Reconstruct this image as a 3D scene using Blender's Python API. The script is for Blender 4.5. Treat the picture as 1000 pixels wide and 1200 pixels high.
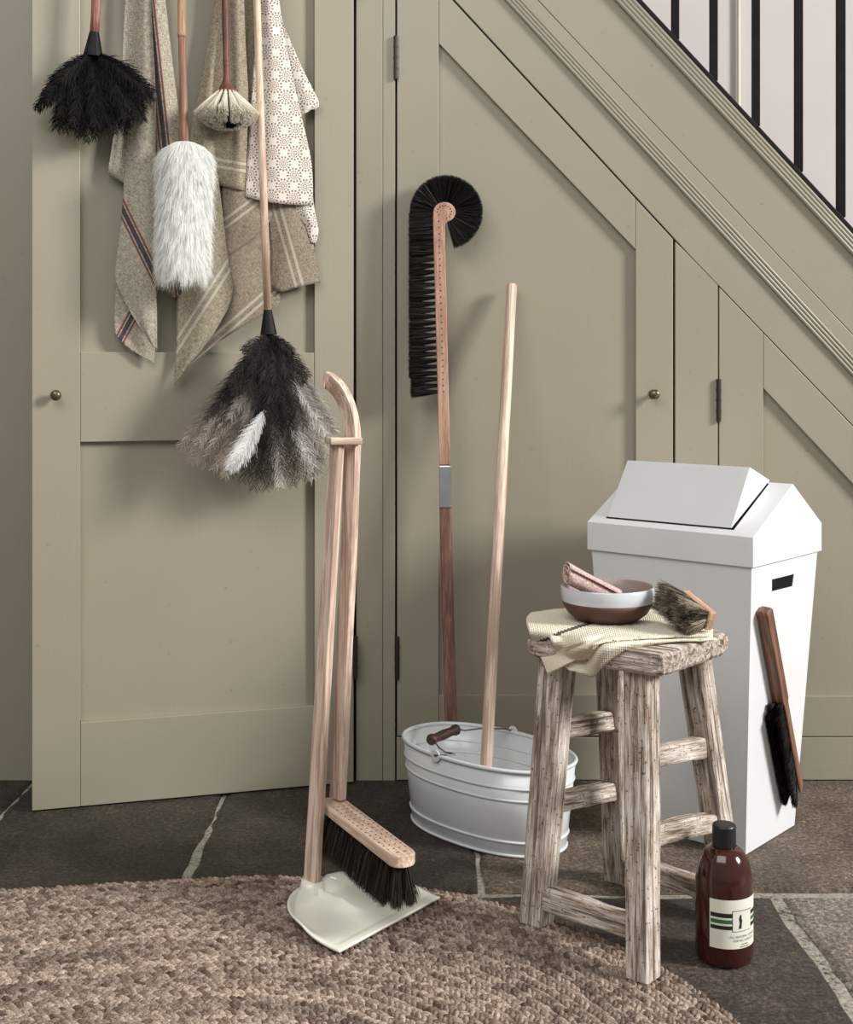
import bpy, bmesh, math, random
import numpy as np
from mathutils import Vector, Matrix

for o in list(bpy.data.objects): bpy.data.objects.remove(o)
random.seed(7); rng = np.random.default_rng(7)
SC = bpy.context.scene; COL = SC.collection
# ------------------------------------------------------------ camera, light
FPX, CX, CYP, HC, CAMY = 1500.0, 500.0, 430.0, 0.95, -2.938
cd = bpy.data.cameras.new('camera'); cam = bpy.data.objects.new('camera', cd); COL.objects.link(cam)
cam.location = (0, CAMY, HC); cam.rotation_euler = (math.pi/2, 0, 0)
cd.sensor_fit = 'HORIZONTAL'; cd.sensor_width = 36; cd.lens = FPX/1000*36; cd.shift_y = -0.17
cd.clip_start = .05; SC.camera = cam
SC.view_settings.view_transform = 'Standard'; SC.view_settings.look = 'None'
SC.view_settings.exposure = 0.0; SC.view_settings.gamma = 1; SC.view_settings.use_curve_mapping = False
wd = bpy.data.worlds.new('room_ambient'); SC.world = wd; wd.use_nodes = True
wd.node_tree.nodes['Background'].inputs[0].default_value = (1, .985, .955, 1)
wd.node_tree.nodes['Background'].inputs[1].default_value = 0.35
def area(name, loc, target, sx, sy, energy, col):
    l = bpy.data.lights.new(name, 'AREA'); l.shape = 'RECTANGLE'; l.size = sx; l.size_y = sy
    l.energy = energy; l.color = col
    o = bpy.data.objects.new(name, l); COL.objects.link(o); o.location = loc
    o.rotation_euler = (Vector(target)-Vector(loc)).to_track_quat('-Z', 'Y').to_euler()
area('window_daylight', (7.4, -3.2, 4.3), (0.0, -.3, .7), 1.8, 2.1, 980, (1, .985, .96))
area('front_fill', (-.9, -3.1, 3.2), (.1, -.4, .4), 2.8, 2.0, 74, (1, .98, .95))  # unseen soft fill lamp, added to brighten front and left-facing sides

# ------------------------------------------------------------ helpers
V = Vector
def ray(px, py): return V(((px-CX)/FPX, 1, -(py-CYP)/FPX))
CAM = V((0, CAMY, HC))
def W(px, py, Y): return CAM + ray(px, py)*(Y-CAMY)
def F(px, py, z=0.0):
    r = ray(px, py); return CAM + r*((z-HC)/r.z)
def RP(px, py, P0, n):
    r = ray(px, py); return CAM + r*((V(P0)-CAM).dot(n)/r.dot(n))
def lerp(a, b, t): return a+(b-a)*t

def link(o, parent=None):
    COL.objects.link(o)
    if parent: o.parent = parent
    return o
def tag(o, label=None, cat=None, group=None, kind=None):
    if label: o['label'] = label
    if cat: o['category'] = cat
    if group: o['group'] = group
    if kind: o['kind'] = kind
    return o
def empty(name, loc): 
    o = bpy.data.objects.new(name, None); o.empty_display_size = .05; o.location = loc; return link(o)
def wloc(p):
    l = V((0, 0, 0))
    while p is not None: l = l + p.location; p = p.parent
    return l
def mk(name, verts, faces, mat, parent=None, smooth=False, bevel=0, loc=None, seg=2, cols=None, uvs=None, solid=0):
    """verts in world space"""
    verts = np.asarray([tuple(v) for v in verts] if not isinstance(verts, np.ndarray) else verts, dtype=float)
    off = wloc(parent) if parent else (V(loc) if loc is not None else V(verts.mean(0)))
    me = bpy.data.meshes.new(name)
    if isinstance(faces, np.ndarray): faces = faces.tolist()
    me.from_pydata((verts-np.array(off)).tolist(), [], faces)
    if cols is not None:
        a = me.color_attributes.new('Col', 'FLOAT_COLOR', 'POINT')
        c4 = np.ones((len(verts), 4)); c4[:, :3] = cols; a.data.foreach_set('color', c4.ravel())
    if uvs is not None:
        uvs = np.asarray(uvs); ul = me.uv_layers.new(name='UVMap')
        idx = np.empty(len(me.loops), dtype=np.int64); me.loops.foreach_get('vertex_index', idx)
        ul.data.foreach_set('uv', uvs[idx].ravel())
    if smooth: me.polygons.foreach_set('use_smooth', [True]*len(me.polygons))
    me.update(); me.validate()
    if mat: me.materials.append(mat)
    o = bpy.data.objects.new(name, me)
    if not parent: o.location = off
    link(o, parent)
    if solid:
        m = o.modifiers.new('thick', 'SOLIDIFY'); m.thickness = solid; m.offset = 0
    if bevel:
        m = o.modifiers.new('bevel', 'BEVEL'); m.width = bevel; m.segments = seg; m.limit_method = 'ANGLE'; m.angle_limit = .5
        m.harden_normals = False
    return o
def fixn(o):
    bm = bmesh.new(); bm.from_mesh(o.data); bmesh.ops.recalc_face_normals(bm, faces=bm.faces); bm.to_mesh(o.data); bm.free(); return o
class G:
    def __init__(s): s.v = []; s.f = []
    def add(s, v, f):
        b = len(s.v); s.v += [tuple(x) for x in v]; s.f += [[i+b for i in q] for q in f]; return s
    def prism(s, poly, vec):
        n = len(poly); vec = V(vec); v = [V(p) for p in poly]+[V(p)+vec for p in poly]
        return s.add(v, [list(range(n)), list(range(2*n-1, n-1, -1))]+[[i, i+n, (i+1) % n+n, (i+1) % n] for i in range(n)])
    def box(s, c, a, b, d):
        c, a, b, d = V(c), V(a), V(b), V(d)
        return s.prism([c-a-b-d, c+a-b-d, c+a+b-d, c-a+b-d], d*2)
    def tube(s, path, rad, seg=12, caps=True, squash=None):
        path = [V(p) for p in path]; n = len(path)
        rad = [rad]*n if not hasattr(rad, '__len__') else rad
        ref = None; rings = []
        for i in range(n):
            t = (path[min(i+1, n-1)]-path[max(i-1, 0)]).normalized()
            if ref is None:
                ref = V((0, 0, 1)) if abs(t.z) < .8 else V((1, 0, 0))
            u = (ref-t*ref.dot(t)).normalized(); w = t.cross(u); ref = u
            rings.append([path[i]+(u*math.cos(2*math.pi*k/seg)+w*math.sin(2*math.pi*k/seg))*rad[i] for k in range(seg)])
        v = [p for r in rings for p in r]; f = []
        for i in range(n-1):
            for k in range(seg): f.append([i*seg+k, i*seg+(k+1) % seg, (i+1)*seg+(k+1) % seg, (i+1)*seg+k])
        if caps: f += [list(range(seg))[::-1], [(n-1)*seg+k for k in range(seg)]]
        return s.add(v, f)
    def loft(s, rings, caps=True, closed=True):
        m = len(rings[0]); v = [p for r in rings for p in r]; f = []
        for i in range(len(rings)-1):
            for k in range(m if closed else m-1): f.append([i*m+k, i*m+(k+1) % m, (i+1)*m+(k+1) % m, (i+1)*m+k])
        if caps: f += [list(range(m))[::-1], [(len(rings)-1)*m+k for k in range(m)]]
        return s.add(v, f)
    def lathe(s, c, prof, seg=32, ax=(0, 0, 1), e1=None, e2=None, sx=1, sy=1):
        c = V(c); ax = V(ax).normalized()
        if e1 is None:
            e1 = V((1, 0, 0)) if abs(ax.x) < .9 else V((0, 1, 0)); e1 = (e1-ax*e1.dot(ax)).normalized()
        e2 = ax.cross(e1)
        return s.loft([[c+ax*z+e1*(r*sx*math.cos(2*math.pi*k/seg))+e2*(r*sy*math.sin(2*math.pi*k/seg)) for k in range(seg)] for r, z in prof])
    def mk(s, name, mat, parent=None, **k):
        o = mk(name, s.v, s.f, mat, parent, **k); fixn(o); return o
def sweep_rect(path, ua, wa, hu, hw):
    """rectangular section swept; ua,wa lists of unit vectors"""
    n = len(path); hu = hu if hasattr(hu, '__len__') else [hu]*n; hw = hw if hasattr(hw, '__len__') else [hw]*n
    return G().loft([[V(p)+u*a*h+w*b*k for a, b in ((1, 1), (-1, 1), (-1, -1), (1, -1))] for p, u, w, h, k in zip(path, ua, wa, hu, hw)])
def cat(P, n):
    """catmull-rom resample of an (k,d) array to n points"""
    P = np.asarray(P, float); k = len(P)
    if k == 1: return np.repeat(P, n, 0)
    t = np.linspace(0, k-1, n); i = np.clip(t.astype(int), 0, k-2); u = (t-i)[:, None]
    def g(j): 
        return np.where((j < 0)[:, None], 2*P[0]-P[1], np.where((j > k-1)[:, None], 2*P[-1]-P[-2], P[np.clip(j, 0, k-1)]))
    a, b, c, d = g(i-1), P[i], P[i+1], g(i+2)
    return .5*(2*b+(c-a)*u+(2*a-5*b+4*c-d)*u**2+(3*b-a-3*c+d)*u**3)
def nrmz(a): return a/np.maximum(np.linalg.norm(a, axis=-1, keepdims=True), 1e-9)
def strands(P, w, side, col):
    """P (N,K,3) ribbons, w (K,) or (N,K), side (N,3), col (N,3)/(N,K,3) -> verts, faces, cols"""
    N, K, _ = P.shape
    w = np.broadcast_to(np.asarray(w, float), (N, K)); s = side[:, None, :]*w[:, :, None]*.5
    v = np.stack([P-s, P+s], 2).reshape(-1, 3)
    b = np.arange(N)[:, None]*2*K+np.arange(K-1)[None]*2
    f = np.stack([b, b+1, b+3, b+2], -1).reshape(-1, 4)
    col = np.asarray(col, float)
    if col.ndim == 2: col = np.repeat(col[:, None], K, 1)
    c = np.repeat(col[:, :, None], 2, 2).reshape(-1, 3)
    return v, f, c
def merge(L):
    v = []; f = []; c = []; b = 0
    for a, q, k in L: v.append(a); f.append(q+b); c.append(k); b += len(a)
    return np.concatenate(v), np.concatenate(f), np.concatenate(c)
def rvec(n): return nrmz(rng.normal(size=(n, 3)))
def srgb(r, g, b):
    return tuple((x/255/12.92 if x/255 <= .04045 else ((x/255+.055)/1.055)**2.4) for x in (r, g, b))
# ------------------------------------------------------------ materials
def new(name):
    m = bpy.data.materials.new(name); m.use_nodes = True; return m, m.node_tree, m.node_tree.nodes['Principled BSDF']
def nd(nt, typ, ins={}, **props):
    n = nt.nodes.new(typ)
    for k, v in props.items(): setattr(n, k, v)
    for k, v in ins.items():
        if isinstance(v, bpy.types.NodeSocket): nt.links.new(v, n.inputs[k])
        else: n.inputs[k].default_value = v
    return n
def mth(nt, op, a, b=0.0, c=None):
    ins = {0: a, 1: b}
    if c is not None: ins[2] = c
    return nd(nt, 'ShaderNodeMath', ins, operation=op).outputs[0]
def c4(c): return (*c, 1)
def ramp(nt, fac, stops):
    r = nd(nt, 'ShaderNodeValToRGB', {0: fac}); e = r.color_ramp.elements
    while len(e) < len(stops): e.new(.5)
    for i, (p, c) in enumerate(stops): e[i].position = p; e[i].color = c4(c)
    return r.outputs[0]
def mix(nt, f, a, b, mode='MIX'):
    n = nd(nt, 'ShaderNodeMix', data_type='RGBA', blend_type=mode)
    for s, v in ((0, f), (6, a), (7, b)):
        if isinstance(v, bpy.types.NodeSocket): nt.links.new(v, n.inputs[s])
        else: n.inputs[s].default_value = v if s == 0 else c4(v)
    return n.outputs[2]
def coords(nt, axis=None, stretch=12.0):
    p = nd(nt, 'ShaderNodeTexCoord').outputs['Object']
    if axis is None: return p
    ax = tuple(V(axis).normalized())
    d = nd(nt, 'ShaderNodeVectorMath', {0: p, 1: ax}, operation='DOT_PRODUCT').outputs['Value']
    d = mth(nt, 'MULTIPLY', d, 1-1/stretch)
    sv = nd(nt, 'ShaderNodeVectorMath', {0: ax}, operation='SCALE'); nt.links.new(d, sv.inputs['Scale'])
    return nd(nt, 'ShaderNodeVectorMath', {0: p, 1: sv.outputs[0]}, operation='SUBTRACT').outputs[0]
def bump(nt, bs, h, strength, dist=.002):
    b = nd(nt, 'ShaderNodeBump', {'Height': h, 'Strength': strength, 'Distance': dist}); nt.links.new(b.outputs[0], bs.inputs['Normal']); return b
def noise(nt, vec, scale, detail=4, rough=.55): 
    return nd(nt, 'ShaderNodeTexNoise', {'Vector': vec, 'Scale': scale, 'Detail': detail, 'Roughness': rough}).outputs['Fac']
def plain(name, c, rough=.5, metal=0, c2=None, scale=20, bumpk=0, bscale=200, coat=0, axis=None, stretch=12, spec=None):
    m, nt, b = new(name); b.inputs['Roughness'].default_value = rough; b.inputs['Metallic'].default_value = metal
    if coat: b.inputs['Coat Weight'].default_value = coat; b.inputs['Coat Roughness'].default_value = .08
    if spec is not None: b.inputs['Specular IOR Level'].default_value = spec
    p = coords(nt, axis, stretch)
    c2 = c2 or tuple(x*.9 for x in c)
    nt.links.new(ramp(nt, noise(nt, p, scale), [(.3, c2), (.7, c)]), b.inputs['Base Color'])
    if bumpk: bump(nt, b, noise(nt, p, bscale, 3), bumpk, .001)
    return m
def wood(name, c1, c2, axis, scale=60, stretch=14, rough=.55, bumpk=.15, knots=None):
    m, nt, b = new(name); b.inputs['Roughness'].default_value = rough
    p = coords(nt, axis, stretch)
    a = noise(nt, p, scale, 5, .65); a2 = noise(nt, p, scale*4, 3, .6)
    s = mth(nt, 'ADD', mth(nt, 'MULTIPLY', a, .7), mth(nt, 'MULTIPLY', a2, .3))
    nt.links.new(ramp(nt, s, [(.38, tuple(x*.86 for x in c2)), (.47, c2), (.56, c1)]), b.inputs['Base Color'])
    bump(nt, b, a2, bumpk, .001); return m
def vcol(name, rough=.6, spec=.3, trans=0):
    m, nt, b = new(name); a = nd(nt, 'ShaderNodeAttribute', attribute_name='Col')
    nt.links.new(a.outputs['Color'], b.inputs['Base Color']); b.inputs['Roughness'].default_value = rough
    b.inputs['Specular IOR Level'].default_value = spec
    if trans:
        t = nd(nt, 'ShaderNodeBsdfTranslucent'); nt.links.new(a.outputs['Color'], t.inputs[0])
        mx = nd(nt, 'ShaderNodeMixShader', {0: trans}); nt.links.new(b.outputs[0], mx.inputs[1]); nt.links.new(t.outputs[0], mx.inputs[2])
        nt.links.new(mx.outputs[0], nt.nodes['Material Output'].inputs[0])
    return m

def paint_mat(name, c, axis):
    m, nt, b = new(name); b.inputs['Roughness'].default_value = .42
    p = coords(nt); q = coords(nt, axis, 14)
    base = ramp(nt, noise(nt, p, 3, 3), [(.3, tuple(x*.95 for x in c)), (.7, c)])
    sp = mth(nt, 'GREATER_THAN', noise(nt, p, 55, 2, .5), .745)
    nt.links.new(mix(nt, mth(nt, 'MULTIPLY', sp, .35), base, tuple(x*.55 for x in c)), b.inputs['Base Color'])
    h = mth(nt, 'ADD', mth(nt, 'MULTIPLY', noise(nt, q, 190, 3), .6), mth(nt, 'MULTIPLY', noise(nt, p, 9, 3), 1.2))
    bump(nt, b, h, .3, .0012); return m
PC = srgb(151, 144.5, 127.5)
PV = paint_mat('khaki_paint_vertical', PC, (0, 0, 1)); PH = paint_mat('khaki_paint_horizontal', PC, (1, 0, 0))
PD = paint_mat('khaki_paint_diagonal', PC, (.68, 0, -.73))
DARKM = plain('dark_iron_and_gap_shade', srgb(62, 54, 48), .45, .6, bumpk=.3, bscale=300)  # iron of the hinges, also the shade colour behind the door gaps
KNOBM = plain('aged_brass', srgb(140, 125, 98), .38, .85, c2=srgb(80, 70, 55), scale=90)

# ------------------------------------------------------------ floor
def stone_mat(name, c1, c2, c3):
    m, nt, b = new(name); p = nd(nt, 'ShaderNodeTexCoord').outputs['Object']
    a = noise(nt, p, 7, 8, .7); f = noise(nt, p, 48, 7, .8); g = noise(nt, p, 120, 5, .85)
    col = ramp(nt, mth(nt, 'ADD', mth(nt, 'MULTIPLY', a, .6), mth(nt, 'MULTIPLY', f, .4)), [(.36, c2), (.5, c1), (.64, c3)])
    col = mix(nt, 1.0, col, ramp(nt, g, [(.40, (.38, .37, .36)), (.48, (.9, .9, .9)), (.55, (1.3, 1.29, 1.27)), (.61, (2.4, 2.35, 2.3))]), 'MULTIPLY')
    nt.links.new(col, b.inputs['Base Color'])
    v = nd(nt, 'ShaderNodeTexVoronoi', {'Vector': nd(nt, 'ShaderNodeVectorMath', {0: p, 1: nd(nt, 'ShaderNodeTexNoise', {'Vector': p, 'Scale': 6, 'Detail': 3}).outputs['Color']}, operation='ADD').outputs[0], 'Scale': 3.2}, feature='DISTANCE_TO_EDGE').outputs['Distance']
    cr = mth(nt, 'MULTIPLY', mth(nt, 'LESS_THAN', v, .012), -.5)
    h = mth(nt, 'ADD', mth(nt, 'ADD', mth(nt, 'MULTIPLY', a, 2.2), mth(nt, 'MULTIPLY', f, 1.5)), mth(nt, 'ADD', mth(nt, 'MULTIPLY', g, .6), cr))
    bump(nt, b, h, 1.0, .02)
    nt.links.new(ramp(nt, f, [(.3, (.38,)*3), (.7, (.68,)*3)]), b.inputs['Roughness']); return m
STD = stone_mat('flagstone_dark', srgb(78, 69, 59), srgb(50, 43, 36), srgb(104, 93, 80))
STB = stone_mat('flagstone_brown', srgb(128, 112, 96), srgb(80, 68, 57), srgb(164, 147, 128))
STP = stone_mat('flagstone_plum', srgb(88, 76, 69), srgb(56, 47, 42), srgb(124, 110, 100))
STL = stone_mat('flagstone_pale', srgb(168, 156, 143), srgb(120, 108, 97), srgb(196, 184, 170))
def mortar_mat():
    m, nt, b = new('lime_mortar'); p = nd(nt, 'ShaderNodeTexCoord').outputs['Object']
    g = noise(nt, p, 130, 4, .7); a = noise(nt, p, 18, 4)
    nt.links.new(ramp(nt, mth(nt, 'ADD', mth(nt, 'MULTIPLY', g, .6), mth(nt, 'MULTIPLY', a, .4)), [(.38, srgb(61, 53, 46)), (.47, srgb(147, 140, 128)), (.65, srgb(180, 174, 162))]), b.inputs['Base Color'])
    b.inputs['Roughness'].default_value = .9; bump(nt, b, g, .9, .006); return m
floor = mk('floor', [(-2.6, -3.6, -.03), (2.8, -3.6, -.03), (2.8, 1.2, -.03), (-2.6, 1.2, -.03), (-2.6, -3.6, -.006), (2.8, -3.6, -.006), (2.8, 1.2, -.006), (-2.6, 1.2, -.006)],
           [[0, 3, 2, 1], [4, 5, 6, 7], [0, 1, 5, 4], [1, 2, 6, 5], [2, 3, 7, 6], [3, 0, 4, 7]], mortar_mat(), loc=(0, 0, 0))
tag(floor, 'flagstone floor with pale mortar joints', None, kind='structure')
def slab(x0, x1, y0, y1, mat, g=.011, dz=0.0):
    cs = [(x0+g, y0+g), (x1-g, y0+g), (x1-g, y1-g), (x0+g, y1-g)]; pts = []
    for i in range(4):
        a, b = cs[i], cs[(i+1) % 4]; L = math.hypot(b[0]-a[0], b[1]-a[1]); n = max(4, int(L/.035))
        ph = random.random()*6
        for k in range(n):
            t = k/n; nx, ny = (b[1]-a[1])/L, -(b[0]-a[0])/L
            j = (.004*math.sin(ph+t*L*9)+random.uniform(-.0035, .0035))*min(1, 6*t, 6*(1-t)+.3)
            if k == 0: j = 0; 
            pts.append((a[0]+(b[0]-a[0])*t+nx*j, a[1]+(b[1]-a[1])*t+ny*j))
    n = len(pts); cx = (x0+x1)/2; cy = (y0+y1)/2
    ins = [(p[0]+(cx-p[0])*.012/max(.1, abs(cx-x0)), p[1]+(cy-p[1])*.012/max(.1, abs(cy-y0))) for p in pts]
    v = [(p[0], p[1], -.02) for p in pts]+[(p[0], p[1], -.005+dz+random.uniform(-.001, .001)) for p in pts]+[(p[0], p[1], dz) for p in ins]
    f = [[i, (i+1) % n, (i+1) % n+n, i+n] for i in range(n)]+[[i+n, (i+1) % n+n, (i+1) % n+2*n, i+2*n] for i in range(n)]+[list(range(2*n, 3*n))]
    mk('flagstone', v, f, mat, floor)
for a in [(-2.5, -1.55, STD), (-1.55, -.905, STD), (-.905, -.45, STD), (-.45, .10, STD), (.10, 1.25, STB), (1.25, 2.6, STB)]:
    slab(a[0], a[1], -.625, .62, a[2], g=.007)
for a in [(-2.5, -1.3, STD), (-1.3, -.55, STD), (-.55, .06, STD), (.06, .63, STP), (.63, 1.55, STL), (1.55, 2.6, STB)]:
    slab(a[0], a[1], -1.5, -.625, a[2], g=.012)
for a in [(-2.5, -1.0, STD), (-1.0, -.2, STP), (-.2, .75, STB), (.75, 1.7, STP), (1.7, 2.6, STB)]:
    slab(a[0], a[1], -2.5, -1.5, a[2], g=.012)
for a in [(-2.5, -.8, STB), (-.8, .4, STD), (.4, 1.4, STB), (1.4, 2.6, STP)]:
    slab(a[0], a[1], -3.5, -2.5, a[2], g=.012)

# ------------------------------------------------------------ panelled wall under the stairs
def LN(a, b):
    (x0, y0), (x1, y1) = a, b; m = (y1-y0)/(x1-x0)
    class L: pass
    L.y = staticmethod(lambda x: y0+(x-x0)*m); L.x = staticmethod(lambda y: x0+(y-y0)/m); return L
L1 = LN((532, 0), (790, 279.5)); L1b = LN((810, 301), (1000, 499))
Lr0 = LN((592, 0), (980, 420)); Lr1 = LN((613, 0), (1001, 418)); Ls = LN((631, 0), (1000, 392))
Lt0 = LN((721, 0), (1000, 299)); Lt1 = LN((745, 0), (1000, 275))
Li2 = LN((514.5, 51), (745, 292)); L3i = LN((895, 454.5), (1000, 567))
def board(name, poly, yf, yb, mat, parent, bevel=.0012):
    g = G(); P = [W(x, y, yf) for x, y in poly]
    return g.prism(P, (0, yb-yf, 0)).mk(name, mat, parent, bevel=bevel)
wall = tag(empty('wall_back', (0, 0.03, 0)), 'khaki painted wall and under-stair panelling', None, kind='structure')
board('plain_wall', [(-700, -350), (56, -350), (56, 915), (-700, 915)], .004, .05, PV, wall)
board('header', [(56.3, -350), (206, -350), (L1.x(-128), -128), (56.3, -128)], 0, .05, PV, wall)
board('frame_post', [(417.5, -123.5), (448.5, -90), (448.5, 915), (417.5, 915)], 0, .045, PV, wall)
board('frame_post', [(448.9, -89.5), (463.2, -74), (463.2, 915), (448.9, 915)], .0012, .045, PV, wall)
board('sill_board', [(465, 864.2), (1400, 864.2), (1400, 914), (465, 914)], 0, .045, PH, wall)
board('frame_post', [(791.6, 283), (810, 301), (841.6, L1b.y(841.6)-.5), (841.6, 863.8), (791.6, 863.8)], .001, .045, PV, wall)
board('diagonal_apron', [(L1.x(-340)+1.5, -340), (Lr0.x(-340), -340), (Lr0.x(900), 900), (L1b.x(900), 900), (810, 300.5), (791.6, 280.5)], 0, .045, PD, wall)
board('gap_shade_board', [(410, -340), (Lt0.x(-340), -340), (Lt0.x(905), 905), (410, 905)], .047, .07, DARKM, wall)  # added dark sheet: blocks world light, its colour stands for shade in door gaps
g = G(); g.box((-.5, .6, 1.1), (.6, 0, 0), (0, 0, 1.1), (0, .012, 0)); g.mk('alcove_back', PV, wall)
g = G(); g.box((-1.02, .33, 1.1), (.012, 0, 0), (0, 0, 1.1), (0, .27, 0)); g.mk('alcove_side', PV, wall)
g = G(); g.box((-.5, .33, 2.2), (.6, 0, 0), (0, 0, .012), (0, .27, 0)); g.mk('alcove_top', PV, wall)
# stair string, beads
trim = tag(empty('trim_1', (0, 0.02, 0)), 'painted stair string with reeded mouldings', None, kind='structure')
def dstrip(name, La, Lb, ya, yf, yb, mat=PD, top=-340, bot=900):
    return board(name, [(La.x(top), top), (Lb.x(top), top), (Lb.x(bot), bot), (La.x(bot), bot)], yf, yb, mat, trim)
dstrip('string_fascia', Ls, Lt0, 0, .006, .047)
Lsm = LN((630, 0), (999, 392))
dstrip('moulding_strip', Lr1, Lsm, 0, -.004, .045)
def bead(La, Lb, t0, t1, yc, rr):
    def pt(t, y): return W(lerp(La.x(y), Lb.x(y), t), y, yc)
    t = (t0+t1)/2
    G().tube([pt(t, -340), pt(t, 900)], rr, 10).mk('bead', PD, trim, smooth=True)
for k in range(4): bead(Lr0, Lr1, k/4, (k+1)/4, -.004, .0042)
board('bead_ground', [(Lr0.x(-340), -340), (Lr1.x(-340), -340), (Lr1.x(900), 900), (Lr0.x(900), 900)], -.003, .04, PD, trim)
dstrip('capping_ground', Lt0, Lt1, 0, .0, .045)
for k in range(4): bead(Lt0, Lt1, k/4, (k+1)/4, -.001, .0046)
# balustrade
BLK = plain('black_gloss_paint', srgb(36, 31, 31), .6, c2=srgb(28, 24, 24), scale=30, bumpk=.2, bscale=60, spec=.12)
bal = tag(empty('balustrade', W(870, 150, .03)), 'dark painted stair balustrade of square posts above the panelling', 'balustrade')
Lb0 = LN((745.5, 0), (1000.5, 275)); Lb1 = LN((753, 0), (1008, 275))
P = [W(Lb0.x(-340), -340, -.004), W(Lb1.x(-340), -340, -.004), W(Lb1.x(900), 900, -.004), W(Lb0.x(900), 900, -.004)]
G().prism(P, (0, .06, 0)).mk('base_rail', BLK, bal, bevel=.002)
for i, (xt, w) in enumerate([(697, 11), (741, 11), (791.5, 11), (836.5, 11.5), (886, 11.5), (936, 12), (985.5, 12.5), (1036, 12.5), (1086, 13)]):
    yb = Lb1.y(xt)+4; Y = .022
    c0 = W(xt, yb, Y); c1 = W(xt, -330, Y); hw = w/2*(Y-CAMY)/FPX
    a = math.radians(-14); e = V((math.cos(a), math.sin(a), 0))*hw*.86; n = V((-math.sin(a), math.cos(a), 0))*hw*.8
    G().prism([c0-e-n, c0+e-n, c0+e+n, c0-e+n], c1-c0).mk('baluster', BLK, bal, bevel=.0015)
swall = mk('wall_stairwell', [(-1.6, 1.05, -.2), (3.2, 1.05, -.2), (3.2, 1.05, 3.2), (-1.6, 1.05, 3.2)], [[0, 1, 2, 3]], plain('pale_plaster', srgb(200, 192, 190), .8, c2=srgb(194, 186, 184), scale=3), solid=.02)
tag(swall, 'pale pinkish plaster wall behind the stair balusters', None, kind='structure')
G().tube([W(866, -200, 1.03), W(866, 600, 1.03)], .006, 8).mk('corner_bead', plain('cream_bead', srgb(205, 198, 176), .6), swall, smooth=True)

def knob(parent, P, n, r=.0115):
    n = V(n)
    G().lathe(P, [(.0001, 0), (r*.95, 0), (r*.9, .002), (r*.45, .004), (r*.42, .012), (r*.8, .016), (r, .021), (r*.9, .026), (r*.5, .029), (.0001, .0295)], 20, n).mk('knob', KNOBM, parent, smooth=True)
def hinge(parent, px, y0, y1, Y):
    h = G().tube([W(px, y0, Y), W(px, y1, Y)], .0055, 12).mk('hinge', DARKM, parent, smooth=False, bevel=.001)
    for k in range(1, 4):
        yy = lerp(y0, y1, k/4); G().tube([W(px, yy-.9, Y), W(px, yy+.9, Y)], .0062, 12).mk('hinge_ring', DARKM, h)
# door 2
d2 = tag(empty('door_2', W(627, 862, .015)), 'under-stair cupboard door with a sloping top', None, kind='structure')
g1 = 1.3
board('stile', [(465.5, L1.y(465.5)+g1*1.5), (514.3, L1.y(514.3)+g1*1.5), (514.3, 862.3), (465.5, 862.3)], 0, .03, PV, d2)
board('stile', [(745.2, L1.y(745.2)+g1*1.5), (789, L1.y(789)+g1*1.5), (789, 862.3), (745.2, 862.3)], 0, .03, PV, d2)
board('diagonal_rail', [(514.7, L1.y(514.7)+g1*1.5), (744.8, L1.y(744.8)+g1*1.5), (744.8, 292), (514.7, 51)], .0004, .03, PD, d2)
board('bottom_rail', [(514.7, 814.5), (744.8, 814.5), (744.8, 862.3), (514.7, 862.3)], .0004, .03, PH, d2)
board('panel', [(512, 40), (746, 284), (746, 818), (512, 818)], .013, .028, PV, d2)
knob(d2, W(766, 462, 0), (0, -1, 0)); hinge(d2, 464.2, 42, 93, -.003); hinge(d2, 465.5, 746, 796, -.003)
# door 3
d3 = tag(empty('door_3', W(950, 864, .015)), 'low under-stair cupboard door behind the white bin', None, kind='structure')
board('stile', [(843.2, L1b.y(843.2)+1), (894.8, L1b.y(894.8)+1), (894.8, 863), (843.2, 863)], 0, .03, PV, d3)
board('diagonal_rail', [(895.2, L1b.y(895.2)+1), (1239, L1b.y(1239)+1), (1239, L3i.y(1239)), (895.2, 455)], .0004, .03, PD, d3)
board('bottom_rail', [(895.2, 816), (1190, 816), (1190, 863), (895.2, 863)], .0004, .03, PH, d3)
board('stile', [(1190.4, L3i.y(1190.4)+1), (1239, L3i.y(1239)+1), (1239, 863), (1190.4, 863)], 0, .03, PV, d3)
board('panel', [(893, 447), (1240, L3i.y(1240)-6), (1240, 818), (893, 818)], .013, .028, PV, d3)
hinge(d3, 842.6, 444, 494, -.003)
board('outer_post', [(1240.5, L1b.y(1240.5)+1), (1340, L1b.y(1340)+1), (1340, 863.8), (1240.5, 863.8)], 0, .045, PV, wall)

# ------------------------------------------------------------ door 1, standing ajar
HX = W(415, 900, -.02); HX.z = 0
E1 = F(40, 950, .004); E1.z = 0
dd = (E1-HX).normalized(); DN = V((-dd.y, dd.x, 0));  DN = DN if DN.y < 0 else -DN      # door normal to the viewer
EX = -dd                                                                     # along the door to the hinge
UPV = V((0, 0, 1))
def DP(px, py, off=0.0): return RP(px, py, HX+DN*off, DN)
d1 = tag(empty('door_1', HX), 'tall panelled door standing ajar with dusters and tea towels on it', None, kind='structure')
def drect(name, xa, xb, z0, z1, off, th, mat):
    a = DP(xa, 500, off); b = DP(xb, 500, off)
    P = [V((a.x, a.y, z0)), V((b.x, b.y, z0)), V((b.x, b.y, z1)), V((a.x, a.y, z1))]
    return G().prism(P, -DN*th).mk(name, mat, d1, bevel=.0012)
zb, zt = .004, 2.04
zm0, zm1, zbr = DP(95, 518).z, DP(95, 412.5).z, DP(95, 847).z
drect('stile', 37.5, 94, zb, zt, 0, .036, PV); drect('stile', 368.8, 414.6, zb, zt, 0, .036, PV)
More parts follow.
